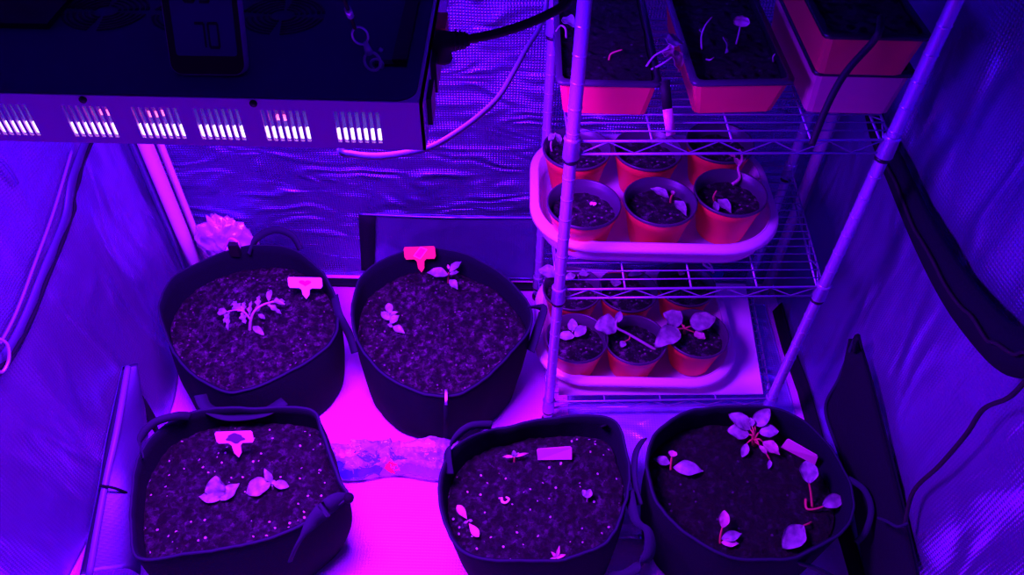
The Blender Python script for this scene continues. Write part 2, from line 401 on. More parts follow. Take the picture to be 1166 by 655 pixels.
# curved black zip flap on the right wall
def rw(x, y, off=.02): return atx(x, y, XR-off)
t = thing('door_zip_flap', 'wide black curved zip flap sweeping down the right tent wall', 'zip flap', rw(1090, 330))
cl = spline([rw(990, 110), rw(1000, 150), rw(1022, 200), rw(1050, 262), rw(1082, 320), rw(1118, 368), rw(1150, 398), rw(1195, 412), rw(1195, 412)+V(0, -.14, .03), rw(1195, 412)+V(0, -.30, .09), rw(1195, 412)+V(0, -.46, .20), rw(1195, 412)+V(0, -.62, .36)], 8)
obj('band', MB().ribbon(cl, [.042+.035*min(1, i/35) for i in range(len(cl))], (0, .75, .66), .012), M_strap, t)
obj('zip_line', MB().tube([q+V(-.012, .006*sin(i*.9), -.003*sin(i*.6)) for i, q in enumerate(cl[10:])], .0035, 6), M_blackdull, t)
tag(obj('black_cord', MB().tube([q for q in spline([rw(1175, 425, .03), rw(1150, 452, .03), rw(1120, 466, .03), rw(1100, 495, .03), rw(1070, 530, .03), rw(1040, 560, .03), rw(1030, 600, .03)], 8)], .004, 8), M_blackdull, None, rw(1100, 490)), 'thin black cord trailing down the right tent wall', 'cord')

# black door flap standing by the right front bag
t = thing('door_flap', 'black folded door flap rising to a point beside the right front bag', 'flap', (.74, .95, 0))
f = flap_sheet([atx(973, 388, .755), atx(955, 432, .75), atx(940, 466, .745), atx(955, 515, .755), atx(968, 560, .765), atx(985, 660, .775)], [atx(977, 387, .77), atx(990, 430, .775), atx(1003, 480, .775), atx(1018, 540, .775), atx(1030, 590, .778), atx(1045, 660, .78)], (-.02, .0, 0), amp=.006)
obj('sheet', MB().grid(16, 40, f, .006, (1, 0, 0)), M_strap, t)
obj('piping', MB().tube(spline([atx(973, 386, .752), atx(955, 432, .745), atx(940, 466, .74), atx(955, 515, .75), atx(968, 560, .76)], 8), .004, 8), M_hem, t)
obj('tab', MB().ribbon(spline([atx(972, 400, .755), atx(974, 388, .75), atx(978, 384, .755), atx(981, 396, .765)], 5), .014, (0, 1, .2), .005), M_strap, t)
obj('tie_cord', MB().tube(spline([atx(1000, 590, .74), atx(1010, 594, .73), atx(1022, 600, .735), atx(1034, 596, .75)], 6), .003, 6), M_hem, t)

# ------------------------------------------------------------------ grow bags
RIMZ, SOILZ = .25, .180
def bag(label, rim_px, soilm, base_scale=.90, bulge=.02, base_off=(0, 0), seed=0, square=.25, soil_lab='potting_soil'):
    rim = [at(x, y, RIMZ) for x, y in rim_px]
    R = spline(rim, 8, True); n = len(R)
    c = sum(R, Vector())/n
    t = thing('grow_bag', label, 'grow bag', (c.x, c.y, 0), 'black fabric grow bags')
    rad = sum((q-c).length for q in R)/n
    def loop(z, sc, blend, dz=0, push=0):
        out = []
        for i, q in enumerate(R):
            d = (q-c); d.z = 0; L = d.length; dn = d.normalized()
            L2 = (L*(1-blend)+rad*blend)*sc+push
            wv = .004*nz(dn.x*2+seed, dn.y*2, z*3, 1.5)+.0018*nz(dn.x*6+seed, dn.y*6, z*8, 1.5)
            k = 1-z/RIMZ
            out.append(V(c.x+dn.x*(L2+wv)+base_off[0]*k, c.y+dn.y*(L2+wv)+base_off[1]*k, z+dz))
        return out
    Ls = [loop(.002, base_scale*.97, .6)]
    for k in range(0, 11):
        z = .006+(RIMZ-.006)*k/10; u = k/10
        Ls.append(loop(z, base_scale+(1-base_scale)*u, .6*(1-u), 0, bulge*sin(pi*u)))
    Ls.append(loop(RIMZ+.003, .992, 0))
    for k in range(10, 4, -1):
        z = .006+(RIMZ-.006)*k/10; u = k/10
        Ls.append(loop(z, (base_scale+(1-base_scale)*u)*.972, .6*(1-u), 0, bulge*sin(pi*u)))
    body = obj('bag_body', MB().loops(Ls, True, False), M_felt, t)
    hem = loop(RIMZ, 1.0, 0); obj('hem', MB().tube([q+V(0, 0, .001) for q in hem], .0030, 8, True), M_hem, t)
    # soil
    u = (SOILZ-.006)/(RIMZ-.006)
    edge = loop(SOILZ, (base_scale+(1-base_scale)*u)*.968, .6*(1-u), 0, bulge*sin(pi*u))
    nr = 52; E = []
    for i, q in enumerate(edge):
        E.append(q)
        nq = edge[(i+1) % n]; E.append((q+nq)/2)
    m_ = len(E); vs = [V(c.x, c.y, SOILZ+.01)]; fs = []
    for r in range(1, nr+1):
        f_ = r/nr
        for i, q in enumerate(E):
            x = c.x+(q.x-c.x)*f_; y = c.y+(q.y-c.y)*f_
            z = SOILZ+.014*(1-f_**3)+.008*nz(x, y, seed, 14)+.0085*abs(nz(x, y, seed, 48))+.0065*nz(x, y, seed, 105)-.003
            if r == nr: z = SOILZ-.008
            vs.append(V(x, y, z))
    for i in range(m_): fs.append((0, 1+i, 1+(i+1) % m_))
    for r in range(nr-1):
        for i in range(m_): fs.append((1+r*m_+i, 1+(r+1)*m_+i, 1+(r+1)*m_+(i+1) % m_, 1+r*m_+(i+1) % m_))
    so = obj('soil', MB().add(vs, fs), soilm, t)
    return t, c, R
def handle(t, pts, wdt=.032, side=(0, .3, 1), m=None):
    return obj('handle', MB().ribbon(spline(pts, 8), wdt, side, .003), m or M_hem, t)

b1, c1, _ = bag('large black grow bag at the back left holding a branching seedling and a white label',
    [(182,345),(200,315),(245,292),(290,280),(335,285),(368,312),(384,348),(380,385),(345,415),(300,438),(262,447),(225,430),(200,405),(187,375)], M_soilA, .93, .006, (.0, -.0), 1)
handle(b1, [at(284, 290, .245), at(292, 272, .262), at(312, 262, .285), at(332, 268, .28), at(342, 284, .25)], .02, (0, .4, 1))
handle(b1, [aty(228, 450, .985), aty(236, 465, .955), aty(262, 474, .950), aty(300, 470, .955), aty(324, 457, .99)], .028, (0, -1, .15))
handle(b1, [at(381, 338, .25), at(386, 358, .26), at(398, 382, .20), at(404, 402, .17)], .022, (.8, 0, .6))
b2, c2, _ = bag('large black grow bag at the back centre with the red label and front seam tag',
    [(401,350),(410,318),(440,294),(480,283),(530,290),(575,315),(603,350),(601,378),(575,410),(545,437),(508,453),(460,440),(425,415),(405,383)], M_soilA, .90, .006, (0, 0), 2)
handle(b2, [at(601, 350, .25), at(618, 352, .25), at(612, 375, .23), at(604, 400, .19)], .030, (.6, -.3, .6))
obj('seam_strip', MB().ribbon([aty(508, 455, .985)+V(0, -.008, 0), aty(508, 475, .984)+V(0, -.008, 0), aty(507, 498, .99)+V(0, -.0, 0)], .010, (1, 0, 0), .004), M_felt, b2)
obj('care_tag', MB().ribbon([at(508, 444, .256), aty(508, 453, .972), aty(508, 461, .970)], .0055, (1, 0, 0), .002), M_tagw, b2)
b3, c3, _ = bag('squarish black grow bag at the front left with two broad leaved seedlings',
    [(150,560),(158,520),(185,488),(230,467),(300,465),(354,467),(368,495),(385,545),(394,568),(345,597),(290,618),(225,630),(160,637),(150,605)], M_soilB, .93, .015, (0, 0), 3)
handle(b3, [at(163, 522, .25), at(160, 500, .275), at(175, 482, .29), at(200, 474, .285), at(216, 474, .255)], .018, (0, .5, 1))
handle(b3, [at(397, 566, .250), at(380, 572, .262), at(358, 592, .262), at(340, 618, .25), at(330, 640, .215)], [.006]+[.010+.028*sin(pi*min(1, k/22)) for k in range(1, 33)], (.5, .6, 0))
obj('knot', MB().lathe([(0, -.012), (.009, -.008), (.011, 0), (.008, .008), (0, .011)], at(397, 567, .253), 12), M_strap, b3)
b4, c4, _ = bag('black grow bag at the front centre with five tiny seedlings and a pink label',
    [(500,555),(513,517),(550,493),(620,478),(672,473),(700,480),(712,510),(717,545),(708,585),(690,618),(655,634),(600,640),(535,633),(508,600)], M_soilB, .92, .004, (0, 0), 4)
handle(b4, [at(512, 540, .235), at(510, 518, .262), at(518, 500, .285), at(535, 486, .30), at(560, 484, .285)], .020, (.4, .5, .8))
handle(b4, [at(716, 560, .24), at(724, 592, .25), at(738, 606, .25), at(738, 632, .22), at(716, 652, .19), at(692, 655, .17)], [.012+.012*abs(cos(k*.13)) for k in range(41)], (.7, .5, .5))
obj('seam_strip', MB().ribbon([at(690, 479, .25)+V(-.006, -.014, 0), at(690, 479, .22)+V(-.006, -.014, 0), at(690, 479, .19)+V(-.006, -.014, 0)], .014, (1, .4, 0), .004), M_strap, b4)
b5, c5, _ = bag('black grow bag at the front right with chard seedlings and a slanted pink label',
    [(737,520),(750,490),(785,468),(850,463),(893,469),(932,495),(962,538),(972,580),(950,613),(905,634),(850,638),(795,618),(755,582),(740,550)], M_soilC, .92, .004, (0, 0), 5)
handle(b5, [at(733, 500, .25), at(724, 516, .262), at(722, 545, .25), at(729, 575, .23)], .018, (.5, -.4, .8))
handle(b5, [at(966, 545, .25), at(984, 558, .26), at(992, 580, .25), at(986, 605, .22), at(975, 618, .19)], .012, (.7, 0, .7))
handle(b5, [at(905, 640, .21), at(930, 648, .20), at(950, 660, .17)], .03, (.2, -.3, .8))

# ------------------------------------------------------------------ plants
def leaf(parent, a, b, wd, m, fold=.25, curl=.15, shape='oval', up=None, petiole=0):
    """blade from a to b, width wd (plan units)"""
    a = Vector(a); b = Vector(b); d = b-a; L = d.length; t = d.normalized()
    up = Vector(up or (0, -.25, 1)); sd = t.cross(up)
    if sd.length < 1e-4: sd = Vector((1, 0, 0))
    sd.normalize(); nn = sd.cross(t).normalized()
    nu, nv = 8, 14
    def W(v):
        if shape == 'oval': w_ = sin(pi*min(1, max(0, v)))**.75
        elif shape == 'heart': w_ = (sin(pi*v**.72))**.7
        elif shape == 'lance': w_ = sin(pi*v**.85)**1.1
        elif shape == 'lobed': w_ = sin(pi*v**.8)**.8*(.72+.28*cos(v*pi*5))
        elif shape == 'spoon': w_ = sin(pi*min(1, v**1.5))**.7
        return max(w_, .03)
    def f(u, v):
        s = (u-.5)*2; w_ = W(v)*wd/2
        return a+t*(L*v)+sd*(s*w_)+nn*(fold*abs(s)*w_+curl*L*sin(pi*v)*.6-curl*L*v*v*.5+.055*wd*sin(v*16+2.5*abs(s))*abs(s))
    return obj('leaf', MB().grid(nu, nv, f, -.0012, nn), m, parent)
def stem(parent, pts, r, m, name='stem'):
    pts = spline(pts, 5); n = len(pts)
    return obj(name, MB().tube(pts, [r*(1-.45*i/n) for i in range(n)], 7), m, parent)
def Z(x0, y0, s): return lambda X, Y: (x0+X/s, y0+Y/s)
def plant(name, label, base, cat='seedling', group=None): return thing(name, label, cat, base, group)
sz = SOILZ+.010
# bag 1: branching seedling
z = Z(220, 280, 4.68)
def P(X, Y, h=0): q = z(X, Y); return at(q[0], q[1], sz+h)
t = plant('tomato_seedling', 'branching seedling with lobed leaves in the back left bag', P(300, 450))
stem(t, [P(302, 452, -.004), P(306, 400, .03), P(325, 350, .055), P(370, 315, .065), P(430, 297, .065)], .0042, M_stem)
stem(t, [P(306, 395, .032), P(270, 352, .055), P(225, 342, .06), P(180, 352, .055)], .003, M_stem, 'branch')
for (a, b, wd, sh) in [(((180,352,.055)),(126,356,.05),.020,'oval'),((250,350,.058),(210,292,.065),.026,'lobed'),((265,350,.055),(272,296,.066),.018,'lobed'),((258,355,.055),(278,416,.035),.020,'lobed'),
        ((195,352,.055),(158,412,.035),.013,'lobed'),((190,365,.05),(182,452,.02),.014,'lobed'),((345,330,.06),(350,262,.07),.017,'lobed'),((402,295,.065),(412,230,.07),.015,'oval'),
        ((415,300,.065),(492,292,.055),.018,'lobed'),((395,310,.062),(472,362,.04),.016,'lobed'),((300,372,.04),(308,292,.06),.014,'lobed'),((345,365,.035),(384,388,.025),.011,'oval'),
        ((318,430,.008),(374,472,.010),.017,'oval'),((360,320,.06),(330,352,.05),.014,'oval'),((430,297,.064),(490,310,.06),.010,'oval'),((260,348,.055),(240,320,.06),.016,'oval')]:
    leaf(t, P(*a), P(*b), wd, M_leafpale, shape=sh)
# bag 2
z = Z(420, 270, 5.036)
t = plant('pepper_seedling', 'pointed leaf seedling beside the red label in the back centre bag', P(452, 245))
stem(t, [P(455, 262, -.004), P(455, 235, .02), P(457, 205, .045)], .0032, M_stemred)
leaf(t, P(455, 218, .045), P(332, 198, .045), .030, M_leafpale, shape='lance')
leaf(t, P(462, 200, .048), P(530, 136, .055), .020, M_leafpale, shape='lance')
leaf(t, P(462, 215, .045), P(518, 196, .04), .014, M_leafpale, shape='lance')
leaf(t, P(462, 245, .03), P(510, 298, .02), .022, M_leafpale, shape='lance')
leaf(t, P(458, 185, .05), P(452, 155, .055), .007, M_leafred, shape='lance')
t = plant('pepper_seedling', 'small clustered seedling near the left edge of the back centre bag', P(125, 505))
stem(t, [P(122, 515, -.004), P(124, 480, .015), P(126, 445, .035)], .003, M_stem)
leaf(t, P(120, 478, .03), P(68, 424, .035), .020, M_leafpale, shape='lance')
leaf(t, P(124, 440, .04), P(110, 376, .05), .020, M_leafpale, shape='oval')
leaf(t, P(122, 495, .03), P(172, 446, .04), .022, M_leafpale, shape='lance')
leaf(t, P(138, 512, .012), P(206, 550, .010), .020, M_leafpale, shape='lance')
leaf(t, P(124, 445, .04), P(166, 428, .045), .010, M_leafpale, shape='lance')
leaf(t, P(118, 455, .035), P(98, 426, .04), .008, M_leafpale, shape='lance')
leaf(t, P(120, 516, .012), P(128, 498, .02), .014, M_leafpale, shape='oval')
# bag 3
z = Z(130, 450, 3.197)
t = plant('broad_leaf_seedling', 'rosette of three round leaves left of centre in the front left bag', P(390, 375))
stem(t, [P(388, 378, -.004), P(386, 370, .01)], .004, M_stem)
leaf(t, P(375, 372, .012), P(366, 296, .045), .044, M_leafpale, .1, .1, 'heart', up=(0, -1, .4))
leaf(t, P(388, 380, .010), P(306, 368, .012), .024, M_leafpale, shape='lance')
leaf(t, P(388, 384, .010), P(454, 320, .022), .030, M_leafpale, .3, .1, 'lance')
t = plant('broad_leaf_seedling', 'seedling with one long leaf right of centre in the front left bag', P(572, 330))
stem(t, [P(580, 345, -.004), P(576, 328, .016)], .0035, M_stem)
leaf(t, P(572, 318, .02), P(478, 355, .014), .040, M_leafpale, shape='oval')
leaf(t, P(575, 318, .02), P(546, 268, .045), .016, M_leafpale, shape='lance')
leaf(t, P(578, 322, .02), P(636, 332, .012), .020, M_leafpale, shape='oval')
leaf(t, P(572, 312, .02), P(590, 326, .02), .010, M_leafpale, shape='oval')
# bag 4
z = Z(490, 450, 3.196)
t = plant('tiny_sprout', 'two lobed sprout by the left edge of the front centre bag', P(136, 462))
stem(t, [P(138, 470, -.004), P(136, 458, .012)], .003, M_stemred)
leaf(t, P(134, 452, .012), P(98, 400, .022), .017, M_leafred, .1, .05, 'spoon'); leaf(t, P(140, 466, .012), P(176, 516, .008), .017, M_leafred, .1, .05, 'spoon')
leaf(t, P(138, 460, .014), P(120, 466, .012), .006, M_leafpale, shape='lance'); leaf(t, P(138, 456, .014), P(155, 458, .012), .006, M_leafpale, shape='lance')
t = plant('tiny_sprout', 'thin red sprout left of the pink label in the front centre bag', P(305, 240))
stem(t, [P(306, 248, -.004), P(306, 225, .018)], .003, M_stemred)
leaf(t, P(304, 225, .018), P(262, 224, .014), .007, M_leafred, shape='lance'); leaf(t, P(308, 225, .018), P(358, 210, .018), .007, M_leafred, shape='lance'); leaf(t, P(306, 226, .018), P(304, 202, .03), .012, M_leafpale, shape='oval')
t = plant('tiny_sprout', 'pale sprout near the right edge of the front centre bag', P(572, 385))
stem(t, [P(572, 388, -.004), P(572, 372, .014)], .003, M_stem)
leaf(t, P(572, 375, .014), P(554, 344, .02), .013, M_leafpale); leaf(t, P(572, 375, .014), P(582, 342, .022), .015, M_leafpale)
t = plant('tiny_sprout', 'curled white sprout in the middle left of the front centre bag', P(272, 385))
stem(t, [P(260, 376, -.003), P(262, 388, .008), P(275, 392, .010), P(287, 380, .008), P(276, 372, .004)], .0034, M_tagw)
t = plant('tiny_sprout', 'spiky red sprout at the lower edge of the front centre bag', P(460, 600))
stem(t, [P(462, 606, -.004), P(460, 592, .012)], .003, M_stemred)
for b in ((424, 606, .01), (440, 570, .02), (470, 548, .026), (494, 580, .015), (480, 604, .01)): leaf(t, P(460, 592, .012), P(*b), .007, M_leafred, shape='lance')
# bag 5
z = Z(710, 440, 3.047)
t = plant('chard_plant', 'leafy red stemmed chard clump at the back of the front right bag', P(452, 190))
stem(t, [P(452, 205, -.004), P(452, 190, .02), P(450, 170, .03)], .007, M_stemred)
for a, b, wd, sh in [((440,150,.04),(368,95,.06),.036,'oval'),((455,135,.045),(508,78,.07),.034,'heart'),((435,168,.035),(362,150,.045),.038,'oval'),((470,160,.035),(538,155,.05),.030,'oval'),
        ((482,192,.03),(544,236,.025),.028,'lance'),((428,198,.025),(412,246,.012),.018,'oval'),((508,255,.012),(504,286,.01),.010,'oval'),((446,140,.05),(440,108,.06),.014,'oval'),((470,205,.03),(500,238,.02),.012,'lance')]:
    leaf(t, P(*a), P(*b), wd, M_leafpale if sh != 'lance' else M_leafred, .3, .12, sh)
    stem(t, [P(452, 188, .022), (P(452, 188, .022)+P(*a))/2+V(0, 0, .008), P(*a)], .0026, M_stemred, 'petiole')
t = plant('chard_seedling', 'chard seedling with two leaves near the left edge of the front right bag', P(166, 285))
stem(t, [P(164, 290, -.004), P(165, 262, .015), P(170, 230, .03)], .003, M_stemred)
leaf(t, P(172, 282, .01), P(278, 292, .016), .034, M_leafpale, shape='lance'); leaf(t, P(162, 268, .01), P(104, 250, .012), .022, M_leafpale, shape='lance'); leaf(t, P(168, 245, .03), P(172, 222, .035), .020, M_leafred)
t = plant('chard_seedling', 'chard seedling with a tall leaf below the slanted pink label', P(650, 405))
stem(t, [P(655, 420, -.004), P(650, 370, .02), P(642, 325, .04)], .003, M_stemred)
stem(t, [P(632, 392, .006), P(636, 425, .008), P(670, 425, .012), P(705, 412, .016)], .003, M_stemred, 'petiole')
leaf(t, P(644, 338, .038), P(637, 256, .05), .040, M_leafpale, .2, .1, 'oval'); leaf(t, P(690, 415, .016), P(762, 384, .022), .030, M_leafpale, .25, .1, 'oval')
t = plant('chard_seedling', 'single large leaf lying by the lower right of the front right bag', P(640, 480))
stem(t, [P(652, 472, -.003), P(640, 478, .01), P(618, 486, .014)], .0028, M_stemred)
leaf(t, P(625, 484, .014), P(555, 560, .012), .044, M_leafpale, .2, .08, 'oval')
t = plant('chard_seedling', 'red edged seedling at the lower middle of the front right bag', P(338, 530))
stem(t, [P(336, 545, -.004), P(336, 520, .012), P(344, 485, .03)], .003, M_stemred)
leaf(t, P(344, 492, .028), P(352, 430, .045), .022, M_leafred, shape='oval'); leaf(t, P(338, 530, .01), P(412, 510, .014), .022, M_leafpale, shape='lance'); leaf(t, P(338, 542, .008), P(402, 545, .008), .018, M_leafred, shape='lance')

# ------------------------------------------------------------------ plant labels
def t_label(label, pc, wpx, hpx, stem_px, m, zt, lean=(.0, -.50, -1), rot=0, name='plant_label'):
    """T-shaped plastic tag: pc pixel of the head centre at height zt"""
    c = at(pc[0], pc[1], zt); sc = (c-CAM).dot(vF)/F_PX
    ex = V(cos(rot), 0.0, -sin(rot)).normalized(); dn = V(*lean).normalized(); dn = (dn-ex*dn.dot(ex)).normalized()
    nn = ex.cross(dn).normalized()
    if nn.dot(CAM-c) < 0: nn = -nn
    w_, h_, s_ = wpx*sc/2, hpx*sc/2, stem_px*sc
    def q(a, b): return c+ex*a*w_+dn*b
    t = thing(name, label, 'plant label', q(0, h_+s_))
    r = .12
    poly = [q(-1, -h_*(1-2*r)), q(-1+r*.6, -h_), q(1-r*.6, -h_), q(1, -h_*(1-2*r)), q(1, h_*.6), q(1-r*.8, h_), q(.38, h_), q(.24, h_+.25*s_), q(.2, h_+s_), q(.0, h_+s_+.012), q(-.2, h_+s_), q(-.24, h_+.25*s_), q(-.38, h_), q(-1+r*.8, h_), q(-1, h_*.6)]
    obj('plate', MB().prism([p_-nn*.001 for p_ in poly], nn*.002), m, t)
    return t, q, nn, w_, h_
t, q, nn, w_, h_ = t_label('white T shaped label with a pink heart in the back left bag', (347.5, 322), 39, 13, 8, M_tagw, .262)
hp = [q(.0+.36*(16*sin(a)**3)/16, -h_*.62*(13*cos(a)-5*cos(2*a)-2*cos(3*a)-cos(4*a))/15)+nn*.0012 for a in [2*pi*k/28 for k in range(28)]]
obj('heart_mark', MB().prism(hp, nn*.0008), M_mark, t)
t, q, nn, w_, h_ = t_label('red T shaped label with a pink square in the back centre bag', (478, 288), 36, 15, 11, M_tagr, .262, rot=-.08)
pp = [q(a, b*h_)+nn*.0012 for a, b in ((-.34, .35), (.10, -.85), (.42, -.45), (-.02, .85))]
obj('sticker', MB().prism(pp, nn*.0008), M_mark, t)
pp = [q(a, b*h_)+nn*.0006 for a, b in ((-.42, .45), (.08, -1.0), (.50, -.50), (.0, .98))]
obj('sticker_edge', MB().prism(pp, nn*.0008), M_tagp, t)
t, q, nn, w_, h_ = t_label('pink T shaped label with a dark blot in the front left bag', (267, 498), 44, 15, 13, mat('pale_pink_label', (.85, .55, .62), .4), .258, rot=-.10)
pp = [q(.05+.46*cos(a)*(1+.18*sin(5*a)), .1*h_+h_*.75*sin(a)*(1+.2*cos(4*a)))+nn*.0012 for a in [2*pi*k/30 for k in range(30)]]
obj('leaf_print', MB().prism(pp, nn*.0008), M_markd, t)
def bar_label(label, px4, z0, z1, m):
    a, b, c_, d = [at(x, y, zz) for (x, y), zz in zip(px4, (z1, z1, z0, z0))]
    t = thing('plant_label', label, 'plant label', (c_+d)/2)
    nn = (b-a).cross(d-a).normalized()
    if nn.dot(CAM-a) < 0: nn = -nn
    c_ = c_+(c_-b)*.25; d = d+(d-a)*.25
    def L(u, v): return a.lerp(b, u).lerp(d.lerp(c_, u), v)
    obj('plate', MB().prism([L(.04, 0), L(.96, 0), L(1, .12), L(1, 1), L(0, 1), L(0, .12)], nn*.002), m, t); return t
bar_label('low pink rectangular label at the back of the front centre bag', [(611, 511), (651, 508), (651, 520), (612, 521)], .206, .226, mat('dusty_pink_label', (.55, .28, .42), .4))
bar_label('slanted pink rectangular label in the front right bag', [(897, 499), (932, 519), (929, 527), (891, 507)], .205, .235, M_tagp)

# ------------------------------------------------------------------ crumpled plastic bag on the floor
t = thing('crumpled_plastic_bag', 'crumpled clear and blue plastic bag lying on the floor between the four bags', 'plastic bag', (-.25, .98, 0))
def crump(cx0, cx1, seed, amp, zb=.006):
    def f(u, v):
        top = at(372+u*150, 507+6*sin(u*5)-(6 if .2 < u < .5 else 0), 0); bot = at(376+u*142, 547+3*sin(u*9), 0)
        p = top.lerp(bot, v)
        e = min(1, 6*min(v, 1-v, u, 1-u)+.1)
        return V(p.x, p.y, zb+amp*e*(.5+.5*crease(p.x*1.3, p.y*2.2, seed, 13))+.014*e*(.5+.6*crease(p.x, p.y, seed, 34)))
    return f
M_film = clear_mat('clear_crinkled_film', (.62, .55, .85), .30, .08)
obj('film', MB().grid(120, 40, crump(0, 1, 3.0, .040), 0), M_film, t)
def patch(name, u0, u1, v0, v1, m, seed=3.0, skew=0, wob=.03):
    g = crump(0, 1, seed, .034, .009)
    def f(u, v):
        uu = u0+(u1-u0)*u+skew*v+wob*nz(v*3, u0*9, 2, 2)*(2*abs(u-.5)); vv = v0+(v1-v0)*v+wob*2.5*nz(u*4, v0*7, 5, 1.5)*(2*abs(v-.5))
        return g(min(.995, max(.005, uu)), min(.995, max(.005, vv)))
    return obj(name, MB().grid(50, 16, f, .0012, (0, 0, 1)), m, t)
M_lav = mat('lavender_film', (.30, .30, .85), .12, coat=1)
M_pkf = mat('pink_film', (.85, .45, .70), .12, coat=1)
patch('blue_print', .22, .50, .06, .58, M_lav, skew=.03)
patch('blue_band', .02, .42, .66, .985, M_print)
patch('blue_stripe', .20, .50, .44, .70, M_print, skew=.12)
patch('blue_edge', .52, .97, .84, .985, M_lav)
patch('red_print', .41, .52, .70, .97, M_printr, skew=.05)
patch('pink_fold', .05, .22, .20, .55, M_pkf, skew=.05)
patch('pink_fold', .56, .82, .20, .52, M_pkf, skew=.03)
patch('glare_patch', .13, .23, .12, .40, mat('glare_film', (1, .95, 1), .1, coat=1), skew=.06)  # glare on the clear film, put into the colour as a white patch
patch('lavender_fold', .62, .95, .42, .62, M_lav, skew=-.04)

tag(obj('foil_sheet', MB().grid(90, 90, lambda u, v: V(.155+u*.60, .78+v*.74, .003+.0045*(1+crease(.155+u*.6, v, 4, 6))*min(1, 12*min(u, 1-u, v, 1-v))), .0015, (0, 0, -1)), mylar('floor_foil', (.42, .42, .85), .38, .5, (0, 1), gstr=.3, wr=.9, wscale=14), None, (.45, 1.1, 0)), 'wrinkled silver foil sheet on the floor under the rack and right bags', 'foil sheet')

# ------------------------------------------------------------------ wire rack
FL, FR_, BL, BR = V(.100, 1.100, 0), V(.668, 1.125, 0), V(.076, 1.53, 0), V(.694, 1.54, 0)
rack = thing('wire_shelving_rack', 'chrome wire shelving rack with three shelves in the right half of the tent', 'shelving rack', (FL+BR)/2)
RT = 1.55
for c in (FL, FR_, BL, BR):
    prof = [(0, .012), (.0116, .012)]; zz = .06
    while zz < RT-.03:
        prof += [(.0116, zz-.0030), (.0116, zz-.0018), (.0124, zz-.0010), (.0124, zz+.0010), (.0116, zz+.0018), (.0116, zz+.0030)]; zz += .05
    prof += [(.0116, RT-.01), (.010, RT-.002), (0, RT)]
    pst = obj('post', MB().lathe(prof, (c.x, c.y, 0), 24), M_chrome, rack)
    obj('foot', MB().lathe([(0, 0), (.015, 0), (.016, .008), (.012, .02), (0, .021)], (c.x, c.y, 0), 16), M_black, pst)
SH = (.085, .505, .89)
for zs in SH:
    def C4(c, dz=0): return V(c.x, c.y, zs+dz)
    sh = obj('shelf', MB().tube([C4(FL), C4(FR_), C4(BR), C4(BL)], 0.0028, 8, True), M_wire, rack)
    for a, b in ((FL, FR_), (BL, BR), (FL, BL), (FR_, BR)):
        mb = MB().tube([C4(a, -.028), C4(b, -.028)], .0024, 8)
        nseg = 11 if (a-b).length > .5 else 8
        zig = [C4(a, -.0015 if k % 2 else -.0265).lerp(C4(b, -.0015 if k % 2 else -.0265), (k+.3)/(nseg+.6)) for k in range(nseg+1)]
        mb.tube(zig, .0015, 6)
        obj('rail_truss', mb, M_wire, sh)
    mb = MB()
    for k in range(1, 17):
        v = k/17; mb.tube([C4(FL, .003).lerp(C4(BL, .003), v), C4(FR_, .003).lerp(C4(BR, .003), v)], .0015, 6)
    obj('surface_wires', mb, M_wire, sh)
    for u in (.25, .5, .75):
        obj('cross_bar', MB().tube([C4(FL, -.003).lerp(C4(FR_, -.003), u), C4(BL, -.003).lerp(C4(BR, -.003), u)], .0022, 8), M_wire, sh)
    for c in (FL, FR_, BL, BR):
        obj('collar', MB().lathe([(.0125, -.036), (.0158, -.034), (.0142, .004), (.0158, .006), (.0125, .010)], C4(c), 20, cap=(False, False)), M_chrome, sh)
        obj('collar_clip', MB().lathe([(.0125, -.044), (.0145, -.043), (.0145, -.037), (.0125, -.036)], C4(c), 20, cap=(False, False)), M_black, sh)

# ------------------------------------------------------------------ pots
PR = .079
def make_pot(loc, label, group):
    t = thing('plant_pot', label, 'plant pot', (0, 0, 0), group)
    ho = .112
    obj('pot_body', MB().lathe([(0, 0), (.052, 0), (.054, .003), (PR*.90, ho-.028), (PR*.92, ho-.027), (PR*.94, ho-.004)], seg=48, cap=(True, False)), M_terra, t)
    obj('rim', MB().lathe([(PR*.945, ho-.008), (PR, ho-.006), (PR, ho), (PR*.975, ho+.001), (PR*.945, ho-.001), (PR*.91, ho-.012), (PR*.895, ho-.013), (PR*.875, ho-.028), (PR*.865, ho-.030), (PR*.82, ho-.045), (PR*.78, ho-.06)], seg=48, cap=(False, False)), M_potin, t)
    def sf(u, v):
        a = 2*pi*u; r = v*PR*.862; x = r*cos(a); y = r*sin(a)
        return V(x, y, ho-.031+.005*nz(x, y, 3, 25)+.004*nz(x, y, 1, 80)+.003*(1-v))
    obj('soil', MB().grid(60, 18, sf), M_soilA, t)
    t.location = Vector(loc)*S; t['_o'] = tuple(loc)
    return t
ZM0 = .5215; ZL0 = .105
gm, gl = 'terracotta pots in the middle shelf tub', 'terracotta pots on the bottom shelf'
mid_px = [((665, 231), 'left front pot in the middle shelf tub, bare soil behind the rack post'), ((752, 228), 'centre front pot in the middle shelf tub with two pale leaves'), ((832, 218), 'right front pot in the middle shelf tub with a drooping seedling'),
          ((657, 168), 'left rear pot in the middle shelf tub, under the top shelf corner'), ((738, 169), 'centre rear pot in the middle shelf tub'), ((820, 161), 'right rear pot in the middle shelf tub, black inside')]
pot0 = None; midc = []
for i, ((x, y), lb) in enumerate(mid_px):
    q = at(x, y, ZM0+.112); q.z = ZM0; midc.append(q)
    if pot0 is None: pot0 = make_pot(q, 'terracotta '+lb, gm)
    else: dup(pot0, q, 'terracotta '+lb, gm)
low_px = [((657, 384), 'left front pot on the bottom shelf with a small cupped seedling'), ((724, 386), 'centre front pot on the bottom shelf with a long leaning stem'), ((794, 379), 'right front pot on the bottom shelf with three broad leaves')]
lowc = []
